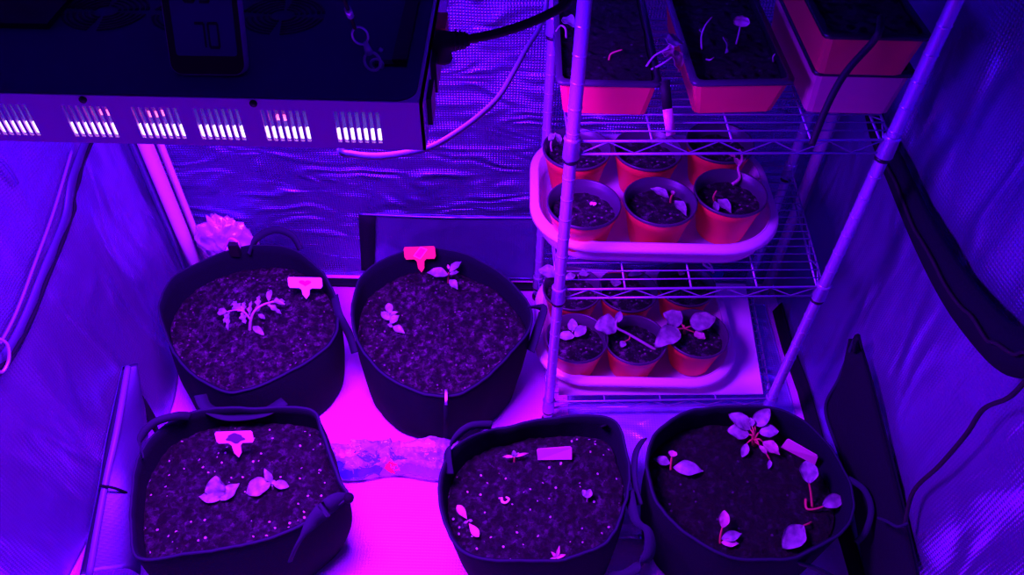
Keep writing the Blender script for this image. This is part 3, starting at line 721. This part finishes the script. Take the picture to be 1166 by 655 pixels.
for (x, y), lb in low_px:
    q = at(x, y, ZL0+.112); q.z = ZL0; lowc.append(q)
    dup(pot0, q, 'terracotta '+lb, gl)
for c, nm in zip(list(lowc), ('left', 'centre', 'right')):
    q = c+V(-.005, .168, 0); lowc.append(q)
    dup(pot0, q, 'terracotta %s rear pot on the bottom shelf, seen through the middle shelf wires' % nm, gl)

def rrect(cx, cy, hx, hy, r, z, n=10):
    out = []
    for sx, sy, a0 in ((1, 1, 0), (-1, 1, pi/2), (-1, -1, pi), (1, -1, 3*pi/2)):
        for k in range(n+1):
            a = a0+pi/2*k/n; out.append(V(cx+sx*(hx-r)+r*cos(a), cy+sy*(hy-r)+r*sin(a), z))
    return out
def tub(label, cx, cy, hx, hy, r, z0, h, flare=.02, lip=.012, band=.014):
    t = thing('plastic_tub', label, 'tub', (cx, cy, z0))
    L = [rrect(cx, cy, hx-flare-.01, hy-flare-.01, r-.02, z0+.002), rrect(cx, cy, hx-flare, hy-flare, r-.01, z0+.012), rrect(cx, cy, hx-.004, hy-.004, r, z0+h)]
    Li = [rrect(cx, cy, hx-.007, hy-.007, r-.003, z0+h), rrect(cx, cy, hx-flare-.003, hy-flare-.003, r-.013, z0+.013), rrect(cx, cy, hx-flare-.013, hy-flare-.013, r-.02, z0+.005)]
    obj('tub_body', MB().loops(L+Li, True, True), M_tub, t)
    rim = [rrect(cx, cy, hx-.005, hy-.005, r, z0+h-.001), rrect(cx, cy, hx+lip, hy+lip, r+lip, z0+h-.001), rrect(cx, cy, hx+lip+.003, hy+lip+.003, r+lip, z0+h-.006),
           rrect(cx, cy, hx+lip+.004, hy+lip+.004, r+lip, z0+h-band), rrect(cx, cy, hx+lip+.001, hy+lip+.001, r+lip, z0+h-band), rrect(cx, cy, hx+lip, hy+lip, r+lip, z0+h-.008), rrect(cx, cy, hx-.005, hy-.005, r, z0+h-.004)]
    obj('rim', MB().loops(rim+[rim[0]]), M_tubrim, t)
    return t
tub('rounded frosted tub holding six pots on the middle shelf', .311, 1.352, .262, .190, .13, .513, .070, .008, .010)
tub('wide frosted tray holding six pots on the bottom shelf', .325, 1.320, .246, .185, .12, .0915, .05, .018, .012)
# white liner sheet on the bottom shelf
def fn_l(u, v):
    a = V(.125, 1.118, .0905).lerp(V(.648, 1.135, .0905), u); b = V(.112, 1.515, .0905).lerp(V(.676, 1.52, .0905), u)
    return a.lerp(b, v)
tag(obj('shelf_liner', MB().grid(10, 8, fn_l, .0025, (0, 0, -1)), mat('white_shelf_liner', (.85, .83, .88), .35), None, (.39, 1.31, .09)), 'smooth white liner sheet lying on the bottom shelf', 'shelf liner')

# seedlings in the pots
def potplant(label, base, name='potted_seedling'): return thing(name, label, 'seedling', base, 'seedlings in the pots')
z = Z(590, 130, 3.274); mz = ZM0+.083
def P(X, Y, h=0): q = z(X, Y); return at(q[0], q[1], mz+h)
t = potplant('pair of pale leaves in the centre front pot of the middle shelf tub', P(568, 320))
stem(t, [P(568, 330, -.003), P(570, 312, .015), P(578, 295, .03)], .003, M_stemred)
leaf(t, P(562, 312, .015), P(494, 272, .02), .020, M_leafpale, shape='lance'); leaf(t, P(584, 322, .012), P(628, 374, .01), .022, M_leafpale, shape='lance'); leaf(t, P(580, 300, .03), P(572, 285, .035), .008, M_leafred)
t = potplant('wilted red stemmed seedling in the right front pot of the middle shelf tub', P(740, 320))
stem(t, [P(738, 332, -.003), P(728, 310, .02), P(740, 285, .035)], .0028, M_stemred)
leaf(t, P(734, 325, .015), P(740, 368, .008), .014, M_leafpale); leaf(t, P(744, 318, .015), P(796, 364, .01), .024, M_leafpale, shape='lance')
t = potplant('long brown shrivelled seedling hanging over the right rear pot of the middle shelf tub', P(830, 240))
stem(t, [P(798, 262, .01), P(826, 238, .02), P(820, 200, .035), P(836, 170, .05), P(826, 130, .07)], .004, M_leafred)
leaf(t, P(822, 190, .04), P(806, 160, .05), .012, M_leafred, shape='lance'); leaf(t, P(828, 180, .045), P(846, 160, .05), .012, M_leafred, shape='lance'); leaf(t, P(810, 160, .05), P(784, 148, .05), .008, M_leafred, shape='lance')
t = potplant('tiny white sprout in the left front pot of the middle shelf tub', P(280, 336))
leaf(t, P(268, 338, .004), P(280, 328, .008), .007, M_tagp); leaf(t, P(278, 340, .004), P(292, 330, .008), .008, M_tagp)
t = potplant('pale curling leaf in the centre rear pot of the middle shelf tub', P(560, 110))
stem(t, [P(572, 120, -.02), P(560, 105, .02)], .0025, M_stem); leaf(t, P(562, 104, .02), P(500, 96, .025), .014, M_leafpale, shape='lance'); leaf(t, P(562, 104, .02), P(590, 112, .01), .010, M_leafpale, shape='lance')
t = potplant('limp leggy sprout against the left rear pot of the middle shelf tub', P(130, 120))
stem(t, [P(128, 150, -.01), P(122, 110, .02), P(140, 70, .05)], .003, M_stem); leaf(t, P(138, 75, .05), P(112, 96, .04), .018, M_leafpale); leaf(t, P(140, 72, .05), P(160, 110, .03), .014, M_leafpale)
z = Z(590, 290, 3.447); lz = ZL0+.083
def P(X, Y, h=0): q = z(X, Y); return at(q[0], q[1], lz+h)
t = potplant('cupped four leaf seedling in the left front pot of the bottom shelf', P(215, 305))
stem(t, [P(215, 312, -.003), P(214, 300, .02)], .0035, M_stem)
leaf(t, P(214, 300, .02), P(212, 250, .035), .026, M_leafpale, .2, .1, 'heart', up=(0, -1, .5)); leaf(t, P(222, 322, .02), P(266, 280, .03), .028, M_leafpale, .3, .1, 'oval'); leaf(t, P(222, 322, .02), P(156, 318, .015), .026, M_leafpale, .2, .1, 'oval')
t = potplant('leaning long stemmed seedling in the centre front pot of the bottom shelf', P(535, 372))
stem(t, [P(540, 374, -.003), P(490, 345, .02), P(430, 310, .035), P(385, 285, .05), P(390, 255, .055)], .0042, M_stem)
leaf(t, P(388, 275, .05), P(300, 282, .05), .056, M_leafpale, .15, .1, 'heart'); leaf(t, P(388, 268, .05), P(402, 222, .07), .020, M_leafpale); stem(t, [P(438, 312, .034), P(436, 332, .025), P(414, 342, .02)], .002, M_stemred, 'petiole'); leaf(t, P(418, 340, .02), P(404, 362, .015), .018, M_leafpale)
z = Z(740, 280, 3.273)
t = potplant('three broad leaved seedling in the right front pot of the bottom shelf', P(128, 320))
stem(t, [P(128, 328, -.003), P(128, 310, .03), P(126, 295, .04)], .004, M_stemred)
for b, a, wd in (((22, 372, .045), (104, 310, .04), .052), ((52, 248, .055), (118, 290, .04), .048), ((246, 262, .05), (152, 300, .042), .050), ((208, 345, .02), (165, 322, .025), .024)):
    leaf(t, P(*a), P(*b), wd, M_leafpale if wd > .03 else M_leafred, .15, .1, 'heart'); stem(t, [P(128, 308, .035), P(*a)], .0024, M_stemred, 'petiole')
z = Z(590, 290, 3.447)
t = potplant('seedling behind the middle shelf rail in the left rear pot of the bottom shelf', P(220, 85))
stem(t, [P(240, 95, -.003), P(235, 80, .02)], .003, M_stem); leaf(t, P(225, 80, .02), P(185, 95, .02), .022, M_leafpale); leaf(t, P(238, 76, .02), P(290, 70, .025), .026, M_leafpale, shape='lance'); leaf(t, P(80, 60, .03), P(160, 82, .03), .04, M_leafpale)
t = potplant('red stemmed seedling in the centre rear pot of the bottom shelf', P(430, 85))
stem(t, [P(425, 95, -.003), P(425, 80, .02), P(400, 70, .03), P(350, 72, .03)], .003, M_stemred); leaf(t, P(430, 82, .02), P(505, 64, .03), .022, M_leafpale, shape='lance'); leaf(t, P(385, 95, .02), P(380, 125, .01), .030, M_leafpale)
z = Z(740, 280, 3.273)
t = potplant('curled white leaf in the right rear pot of the bottom shelf', P(215, 80))
stem(t, [P(238, 102, .0), P(225, 88, .03), P(205, 74, .045), P(200, 66, .05), P(215, 62, .05), P(228, 76, .04), P(238, 100, .02)], .004, M_tagw)
leaf(t, P(120, 95, .02), P(112, 108, .02), .02, M_leafred)
tag(obj('plant_label', MB().prism([P(196, 84, .01), P(268, 88, .01), P(275, 104, .005), P(262, 124, .0), P(210, 120, .0)], V(0, 0, -.002)), mat('teal_label', (.02, .35, .30), .5), None, P(235, 100)), 'small teal label behind the middle shelf rail', 'plant label')

# ------------------------------------------------------------------ red planters on the top shelf
def planter(name, label, fl, fr, yb, z0, h, tap, body, inner, soilm=None, soild=.012, lipm=None, xb=None, group=None):
    """tapered rectangular box: fl, fr = front bottom corners, yb back y"""
    z1 = z0+h; bl = V((xb or (fl.x, fr.x))[0], yb, 0); br = V((xb or (fl.x, fr.x))[1], yb, 0)
    t = thing(name, label, 'planter', ((fl.x+fr.x)/2, (fl.y+yb)/2, z0), group)
    def R(d, z):
        pts = [V(fl.x-d, fl.y-d, z), V(fr.x+d, fr.y-d, z), V(br.x+d, br.y+d, z), V(bl.x-d, bl.y+d, z)]
        out = []; r = .012
        for i in range(4):
            p0, p1, p2 = pts[i-1], pts[i], pts[(i+1) % 4]
            a = p1+(p0-p1).normalized()*r; b = p1+(p2-p1).normalized()*r
            out += [a, (a+b)/4+p1/2, b]
        return out
    obj('box_body', MB().loops([R(0, z0), R(.002, z0+.002), R(tap, z1), R(tap-.004, z1), R(0.002, z0+.02)], True, True, False), body, t)
    obj('lip', MB().loops([R(tap-.006, z1+.001), R(tap+.005, z1+.001), R(tap+.005, z1-.006), R(tap+.0005, z1-.006)]), lipm or inner, t)
    obj('liner', MB().loops([R(tap-.0044, z1-.0005), R(.0012, z0+.021)], False, True, False), M_black, t)
    if soilm:
        zz = z1-soild; cs = R(tap-.005, zz)
        def f(u, v):
            a = V(fl.x-tap+.0085, fl.y-tap+.0085, 0).lerp(V(fr.x+tap-.0085, fr.y-tap+.0085, 0), u); b = V(bl.x-tap+.0085, bl.y+tap-.0085, 0).lerp(V(br.x+tap-.0085, br.y+tap-.0085, 0), u)
            q = a.lerp(b, v); return V(q.x, q.y, zz+.006*nz(q.x, q.y, 2, 22)+.005*nz(q.x, q.y, 5, 70))
        obj('soil', MB().grid(60, 90, f, .004, (0, 0, -1)), soilm, t)
    return t
ZS = .896
planter('planter', 'long red planter box at the left of the top shelf full of loose soil', V(.087, 1.176, 0), V(.235, 1.176, 0), 1.50, ZS, .074, .013, M_red, M_potin, M_soilC, .010, group='red planters on the top shelf')
planter('planter', 'long red planter box in the middle of the top shelf with leggy sprouts', V(.325, 1.184, 0), V(.468, 1.196, 0), 1.50, ZS, .074, .015, M_red, M_potin, M_soilC, .012, xb=(.315, .462), group='red planters on the top shelf')
planter('storage_bin', 'dusky mauve bin under the red box at the right end of the top shelf', V(.532, 1.196, 0), V(.680, 1.196, 0), 1.50, ZS, .090, .010, M_pinkbin, M_black)
planter('planter', 'red box with a black lid of soil stacked on the mauve bin', V(.520, 1.176, 0), V(.664, 1.176, 0), 1.48, .988, .080, .012, mat('deep_red_plastic', (.62, .06, .05), .45), M_black, M_soilC, .003, lipm=M_black)
z = Z(740, 0, 3.639); tz = ZS+.066
def P(X, Y, h=0): q = z(X, Y); return at(q[0], q[1], tz+h)
def topplant(label, b): return thing('leggy_sprout', label, 'seedling', b, 'sprouts in the top shelf planters')
t = topplant('thin arched sprout at the left of the middle planter on the top shelf', P(215, 205)); stem(t, [P(215, 205, -.004), P(214, 150, .02), P(230, 105, .04), P(258, 70, .05)], .002, M_stem); leaf(t, P(216, 140, .02), P(208, 122, .03), .012, M_leafpale)
t = topplant('sprout with a triangular leaf in the middle planter on the top shelf', P(360, 180)); stem(t, [P(358, 182, -.004), P(368, 140, .02), P(374, 110, .035)], .002, M_stem); leaf(t, P(374, 112, .035), P(385, 62, .05), .03, M_leafred, shape='heart')
t = topplant('single upright leaf in the middle planter on the top shelf', P(313, 220)); leaf(t, P(313, 222, -.003), P(312, 152, .035), .02, M_leafpale, shape='lance')
t = topplant('tiny bent sprout at the front of the middle planter on the top shelf', P(250, 250)); stem(t, [P(234, 246, -.002), P(250, 248, .01), P(266, 238, .012)], .0018, M_stem)
t = topplant('short curved sprout at the right of the middle planter on the top shelf', P(512, 255)); stem(t, [P(512, 256, -.003), P(510, 238, .01), P(518, 224, .02)], .0018, M_stem)
z = Z(600, 0, 3.639)
t = topplant('looping sprout at the left edge of the left planter on the top shelf', P(160, 150)); stem(t, [P(162, 160, -.003), P(160, 120, .02), P(140, 106, .025), P(120, 130, .02)], .0022, M_stem); leaf(t, P(148, 74, .03), P(198, 106, .03), .026, M_leafpale, shape='lance')
t = topplant('small red sprout in the middle of the left planter on the top shelf', P(345, 240)); stem(t, [P(340, 248, -.003), P(350, 222, .01), P(395, 206, .02)], .0022, M_stemred)
t = topplant('floppy leaves hanging over the right edge of the left planter on the top shelf', P(520, 285)); stem(t, [P(512, 290, -.003), P(560, 265, .02), P(605, 235, .03)], .0022, M_stem); stem(t, [P(495, 276, -.003), P(530, 230, .02), P(590, 200, .04)], .0022, M_stem); leaf(t, P(585, 180, .05), P(640, 164, .045), .034, M_leafpale, shape='heart'); leaf(t, P(600, 205, .03), P(640, 300, -.01), .026, M_leafred, shape='lance'); leaf(t, P(560, 210, .03), P(610, 225, .03), .030, M_leafred)
t = thing('plant_label', 'pink and black label stake hanging between the two long red planters', 'plant label', at(760, 130, .92))
a, b, c_ = aty(757, 92, 1.165), aty(760, 124, 1.150), aty(764, 154, 1.135)
obj('black_half', MB().ribbon([a, b], .017, (1, 0, 0), .003), M_blackdull, t); obj('pink_half', MB().ribbon([b, c_], .017, (1, 0, 0), .003), M_tagp, t)
# cable over the stacked boxes
pc = spline([at(1003, 20, 1.085), at(1001, 36, 1.083), aty(992, 50, 1.150), aty(970, 74, 1.140), aty(955, 95, 1.130), aty(940, 125, 1.115), aty(924, 165, 1.095)], 8)
tag(obj('hanging_cable', MB().tube(pc, .0062, 10), M_blackdull, None, aty(970, 74, 1.14)), 'black cable end hanging over the front of the stacked boxes', 'cable')

# ------------------------------------------------------------------ grow light
PX0, PX1, PY0, PY1, PZ0, PZ1 = -.66, -.088, .610, .975, 1.236, 1.2905
gl_ = thing('grow_light', 'flat LED grow light panel with a black top hanging over the left half', 'grow light', ((PX0+PX1)/2, (PY0+PY1)/2, PZ0))
hs = MB()
hs.box((PX0, PY0+.016, PZ0), (PX0+.003, PY1, PZ1)); hs.box((PX1-.003, PY0+.0, PZ0), (PX1, PY1, PZ1)); hs.box((PX0, PY1-.003, PZ0), (PX1, PY1, PZ1)); hs.box((PX0, PY0+.003, PZ1-.003), (PX1, PY1, PZ1))
hs.box((PX0, PY0+.02, PZ0+.004), (PX1, PY1, PZ0+.006))
obj('housing', hs, M_white, gl_)
# front grille with real slots
groups = [-.5215, -.410, -.343, -.285, -.221, -.1515]
groups = [-.605, -.545, -.4865, -.4095, -.3435, -.285, -.221, -.1515]; gw = .046; sz0, sz1 = 1.2435, 1.2790
fp = MB(); fp.box((PX0, PY0, sz1), (PX1, PY0+.003, PZ1)); fp.box((PX0, PY0, PZ0), (PX1, PY0+.003, sz0))
slots = []
for g in groups:
    for k in range(7): slots.append((g-gw/2+k*gw/7+.0014, g-gw/2+(k+1)*gw/7-.0014))
xs = PX0
for a, b in slots:
    fp.box((xs, PY0, sz0), (a, PY0+.003, sz1)); xs = b
fp.box((xs, PY0, sz0), (PX1, PY0+.003, sz1))
fo = obj('front_grille', fp, M_white, gl_)
obj('inner_board', MB().box((PX0, PY0+.016, PZ0), (PX1, PY0+.019, PZ1-.004)), M_ledlow, gl_)
for i, (a, b) in enumerate(slots):
    cx = (a+b)/2; r = (b-a)/2*.98; z0, z1 = sz0+.0015, sz0+.0150
    n_ = 8; poly = [V(cx+r*cos(pi+pi*k/n_), PY0+.0022, z0+r+r*sin(pi+pi*k/n_)) for k in range(n_+1)]+[V(cx+r*cos(pi*k/n_), PY0+.0022, z1-r+r*sin(pi*k/n_)) for k in range(n_+1)]
    obj('led_lens', MB().prism(poly, (0, .0012, 0)), M_led, gl_)
for gx, gz_ in ((-.403, 1.2630), (-.398, 1.2625), (-.392, 1.262), (-.357, 1.262), (-.350, 1.262), (-.344, 1.2635), (-.231, 1.2615), (-.226, 1.2612)):
    obj('red_led', MB().box((gx-.0022, PY0+.012, gz_-.0022), (gx+.0022, PY0+.0155, gz_+.0022)), M_ledr, gl_)
# black top plate with rounded corner
tp = rrect((PX0+PX1)/2, (PY0+PY1)/2, (PX1-PX0)/2-.0065, (PY1-PY0)/2-.0015, .020, PZ1)
tp2 = [q+V(0, 0, .0015) for q in tp]; tp3 = [q+((V((PX0+PX1)/2, (PY0+PY1)/2, q.z)-q).normalized()*.0015)+V(0, 0, .0022) for q in tp]
obj('top_plate', MB().loops([tp, tp2, tp3], True, True), M_blackplate, gl_)
ZP = PZ1+.0022
for fx in (-.4410, -.346, -.2515):
    fy = .765; mb = MB()
    for r in (.014, .020, .026, .032, .038, .043):
        for q4 in range(4):
            a0 = pi/2*q4+.12+pi/4*0; pts = [V(fx+r*cos(a0+(pi/2-.24)*k/10), fy+r*.92*sin(a0+(pi/2-.24)*k/10), ZP+.0004) for k in range(11)]
            mb.ribbon(pts, .0036, [tuple((p_-V(fx, fy, p_.z)).normalized()) for p_ in pts], .0012)
    obj('fan_grille', mb, M_black, gl_)
for sx in (-.4065, -.2465, -.560):
    obj('screw', MB().add(*((lambda m_: (m_.v, m_.f))(MB().tube([(sx, PY0-.002, 1.2865), (sx, PY0+.001, 1.2865)], .0035, 12)))), M_blackdull, gl_)
obj('end_bracket', MB().box((-.123, .672, ZP), (-.1085, .80, ZP+.006)).box((-.140, .668, ZP), (-.1085, .676, ZP+.003)), M_black, gl_)
obj('end_bracket', MB().box((-.60, .725, ZP), (-.485, .84, ZP+.006)), M_black, gl_)
obj('socket', MB().box((PX1, .690, 1.250), (PX1+.006, .79, 1.284)), M_black, gl_)
obj('socket', MB().box((PX1, .640, 1.245), (PX1+.005, .675, 1.275)), M_black, gl_)
obj('power_switch', MB().box((PX1, .755, 1.262), (PX1+.011, .79, 1.287)), M_red, gl_)
obj('eyelet', MB().tube([V(-.1370+.006*cos(a), .665, ZP+.004+.006*sin(a)) for a in [2*pi*k/16 for k in range(16)]], .0014, 6, True), M_chrome, gl_)
# plug and cable
pw = thing('power_cable', 'thick black power cable plugged into the side of the grow light', 'cable', (PX1, .72, 1.27))
q0, q1, q2 = V(PX1+.006, .722, 1.272), aty(505, 47, .722), aty(528, 46, .722)
obj('plug', MB().tube([q0, q0+(q1-q0)*.2, q1, q2, aty(534, 45, .722)], [.0135, .0140, .0125, .0085, .006], 12), M_blackdull, pw)
for k in range(3):
    q = aty(518+k*5, 46, .722); obj('strain_relief', MB().tube([q, q+V(.0016, 0, 0)], [.0112-.001*k]*2, 12), M_black, pw)
obj('cord', MB().tube(spline([aty(532, 45, .722), aty(562, 39, .722), aty(595, 29, .73), aty(625, 16, .74), aty(645, 2, .75), aty(660, -30, .77), aty(672, -90, .80)], 8), .0048, 10), M_blackdull, pw)
tag(obj('thin_cable', MB().tube(spline([V(-.165, .70, 1.225), aty(388, 168, .66), aty(402, 176, .66), aty(432, 178, .68), aty(465, 174, .72), aty(492, 167, .76), aty(520, 151, .82), aty(548, 130, .88), aty(568, 110, .93), aty(585, 82, .98), aty(600, 55, 1.03), aty(614, 32, 1.07), aty(622, 5, 1.10), aty(626, -60, 1.12)], 8), .0040, 10), mat('grey_cable_sheath', (.10, .09, .14), .35), None, aty(465, 174, .72)), 'thin grey cable looping from under the grow light towards the rack', 'cable')
# hygrometer standing on the panel
hy = thing('hygrometer', 'digital thermometer with a dark display standing on the grow light', 'thermometer', at(237, 86, ZP))
hb = at(196, 84, ZP+.004); he = at(279, 85, ZP+.004); ex = (he-hb); W_ = ex.length; ex.normalize(); ey = V(0, .42, .91).normalized(); en = ex.cross(ey).normalized()
if en.dot(CAM-hb) < 0: en = -en
HH = .105
def HQ(u, v, n=0): return hb+ex*(u*W_)+ey*(v*HH)+en*n
def rr2(u0, u1, v0, v1, r, n=0):
    out = []; rx = r/W_; ry = r/HH
    for cu, cv, a0 in ((u1-rx, v1-ry, 0), (u0+rx, v1-ry, pi/2), (u0+rx, v0+ry, pi), (u1-rx, v0+ry, 3*pi/2)):
        for k in range(7): a = a0+pi/2*k/6; out.append(HQ(cu+rx*cos(a), cv+ry*sin(a), n))
    return out
obj('bezel', MB().prism(rr2(0, 1, 0, 1, .010, -.012), en*.012), M_black, hy)
obj('trim', MB().loops([rr2(-.015, 1.015, -.012, 1.012, .0112, -.013), rr2(-.015, 1.015, -.012, 1.012, .0112, -.001), rr2(.004, .996, .004, .996, .0098, -.0005)]), mat('violet_grey_trim', (.34, .32, .50), .35), hy)
sc_ = obj('display', MB().prism(rr2(.10, .93, .16, .95, .003, 0), en*.0006), M_lcd, hy)
SEG = {'0': 'abcdef', '7': 'abc', '6': 'acdefg', '5': 'acdfg'}
def digit(mb, ch, u, v, w_, h_, th=.013):
    S7 = {'a': ((0, 1), (1, 1)), 'b': ((1, 1), (1, .5)), 'c': ((1, .5), (1, 0)), 'd': ((0, 0), (1, 0)), 'e': ((0, .5), (0, 0)), 'f': ((0, 1), (0, .5)), 'g': ((0, .5), (1, .5))}
    for s in SEG[ch]:
        (x0, y0), (x1, y1) = S7[s]
        a = (u+x0*w_, v+y0*h_); b = (u+x1*w_, v+y1*h_); t2 = th
        if x0 == x1: q4 = [(a[0]-t2, a[1]), (a[0]+t2, a[1]), (b[0]+t2, b[1]), (b[0]-t2, b[1])]
        else: q4 = [(a[0], a[1]-t2), (b[0], b[1]-t2), (b[0], b[1]+t2), (a[0], a[1]+t2)]
        mb.prism([HQ(p_[0], p_[1], .0007) for p_ in q4], en*.0004)
mb = MB(); digit(mb, '7', .40, .235, .12, .205); digit(mb, '0', .575, .235, .13, .205); digit(mb, '6', .30, .62, .13, .22); digit(mb, '5', .50, .62, .13, .22)
obj('display_digits', mb, M_digit, sc_)
# hanging clip
hc = thing('hanging_clip', 'metal swivel clip on a thin rope hooked to the right corner of the grow light', 'clip', V(-.137, .665, ZP))
e0 = V(-.137, .664, ZP+.008)
pA = at(428, 80, ZP+.012); pB = at(420, 60, ZP+.030); pC = at(416, 49, ZP+.042); pD = at(404, 32, ZP+.062); pE = at(399, 18, ZP+.085); pF = at(392, 0, ZP+.115)
def ovalring(a, b, wd, n=20):
    c = (a+b)/2; t_ = (a-b)/2; s_ = t_.normalized().cross(V(0, -.7, .7)).normalized()*wd/2
    return [c+t_*cos(2*pi*k/n)+s_*sin(2*pi*k/n) for k in range(n)]
obj('clip_hook', MB().tube(ovalring(pA, pB, .0145), .0014, 8, True), M_chrome, hc)
obj('swivel', MB().tube([pB, (pB+pC)/2, pC], [.0042, .0032, .0026], 10), M_chrome, hc)
obj('ring', MB().tube(ovalring(pC, pD, .0135), .0011, 8, True), M_chrome, hc)
obj('rope', MB().tube(spline([pD, pE, pF, pF+(pF-pE)*2, pF+(pF-pE)*3+V(0, .02, .10), V(-.16, .80, ZT)], 6), .0017, 8), M_strap, hc)
obj('crimp', MB().tube([pE, pE+(pF-pE)*.45], .0032, 8), M_chrome, hc)
obj('thumb_lever', MB().tube([at(432, 56, ZP+.028), at(435, 58, ZP+.026)], .0022, 8), M_chrome, hc)

for o in bpy.data.objects:
    if '_o' in o: del o['_o']
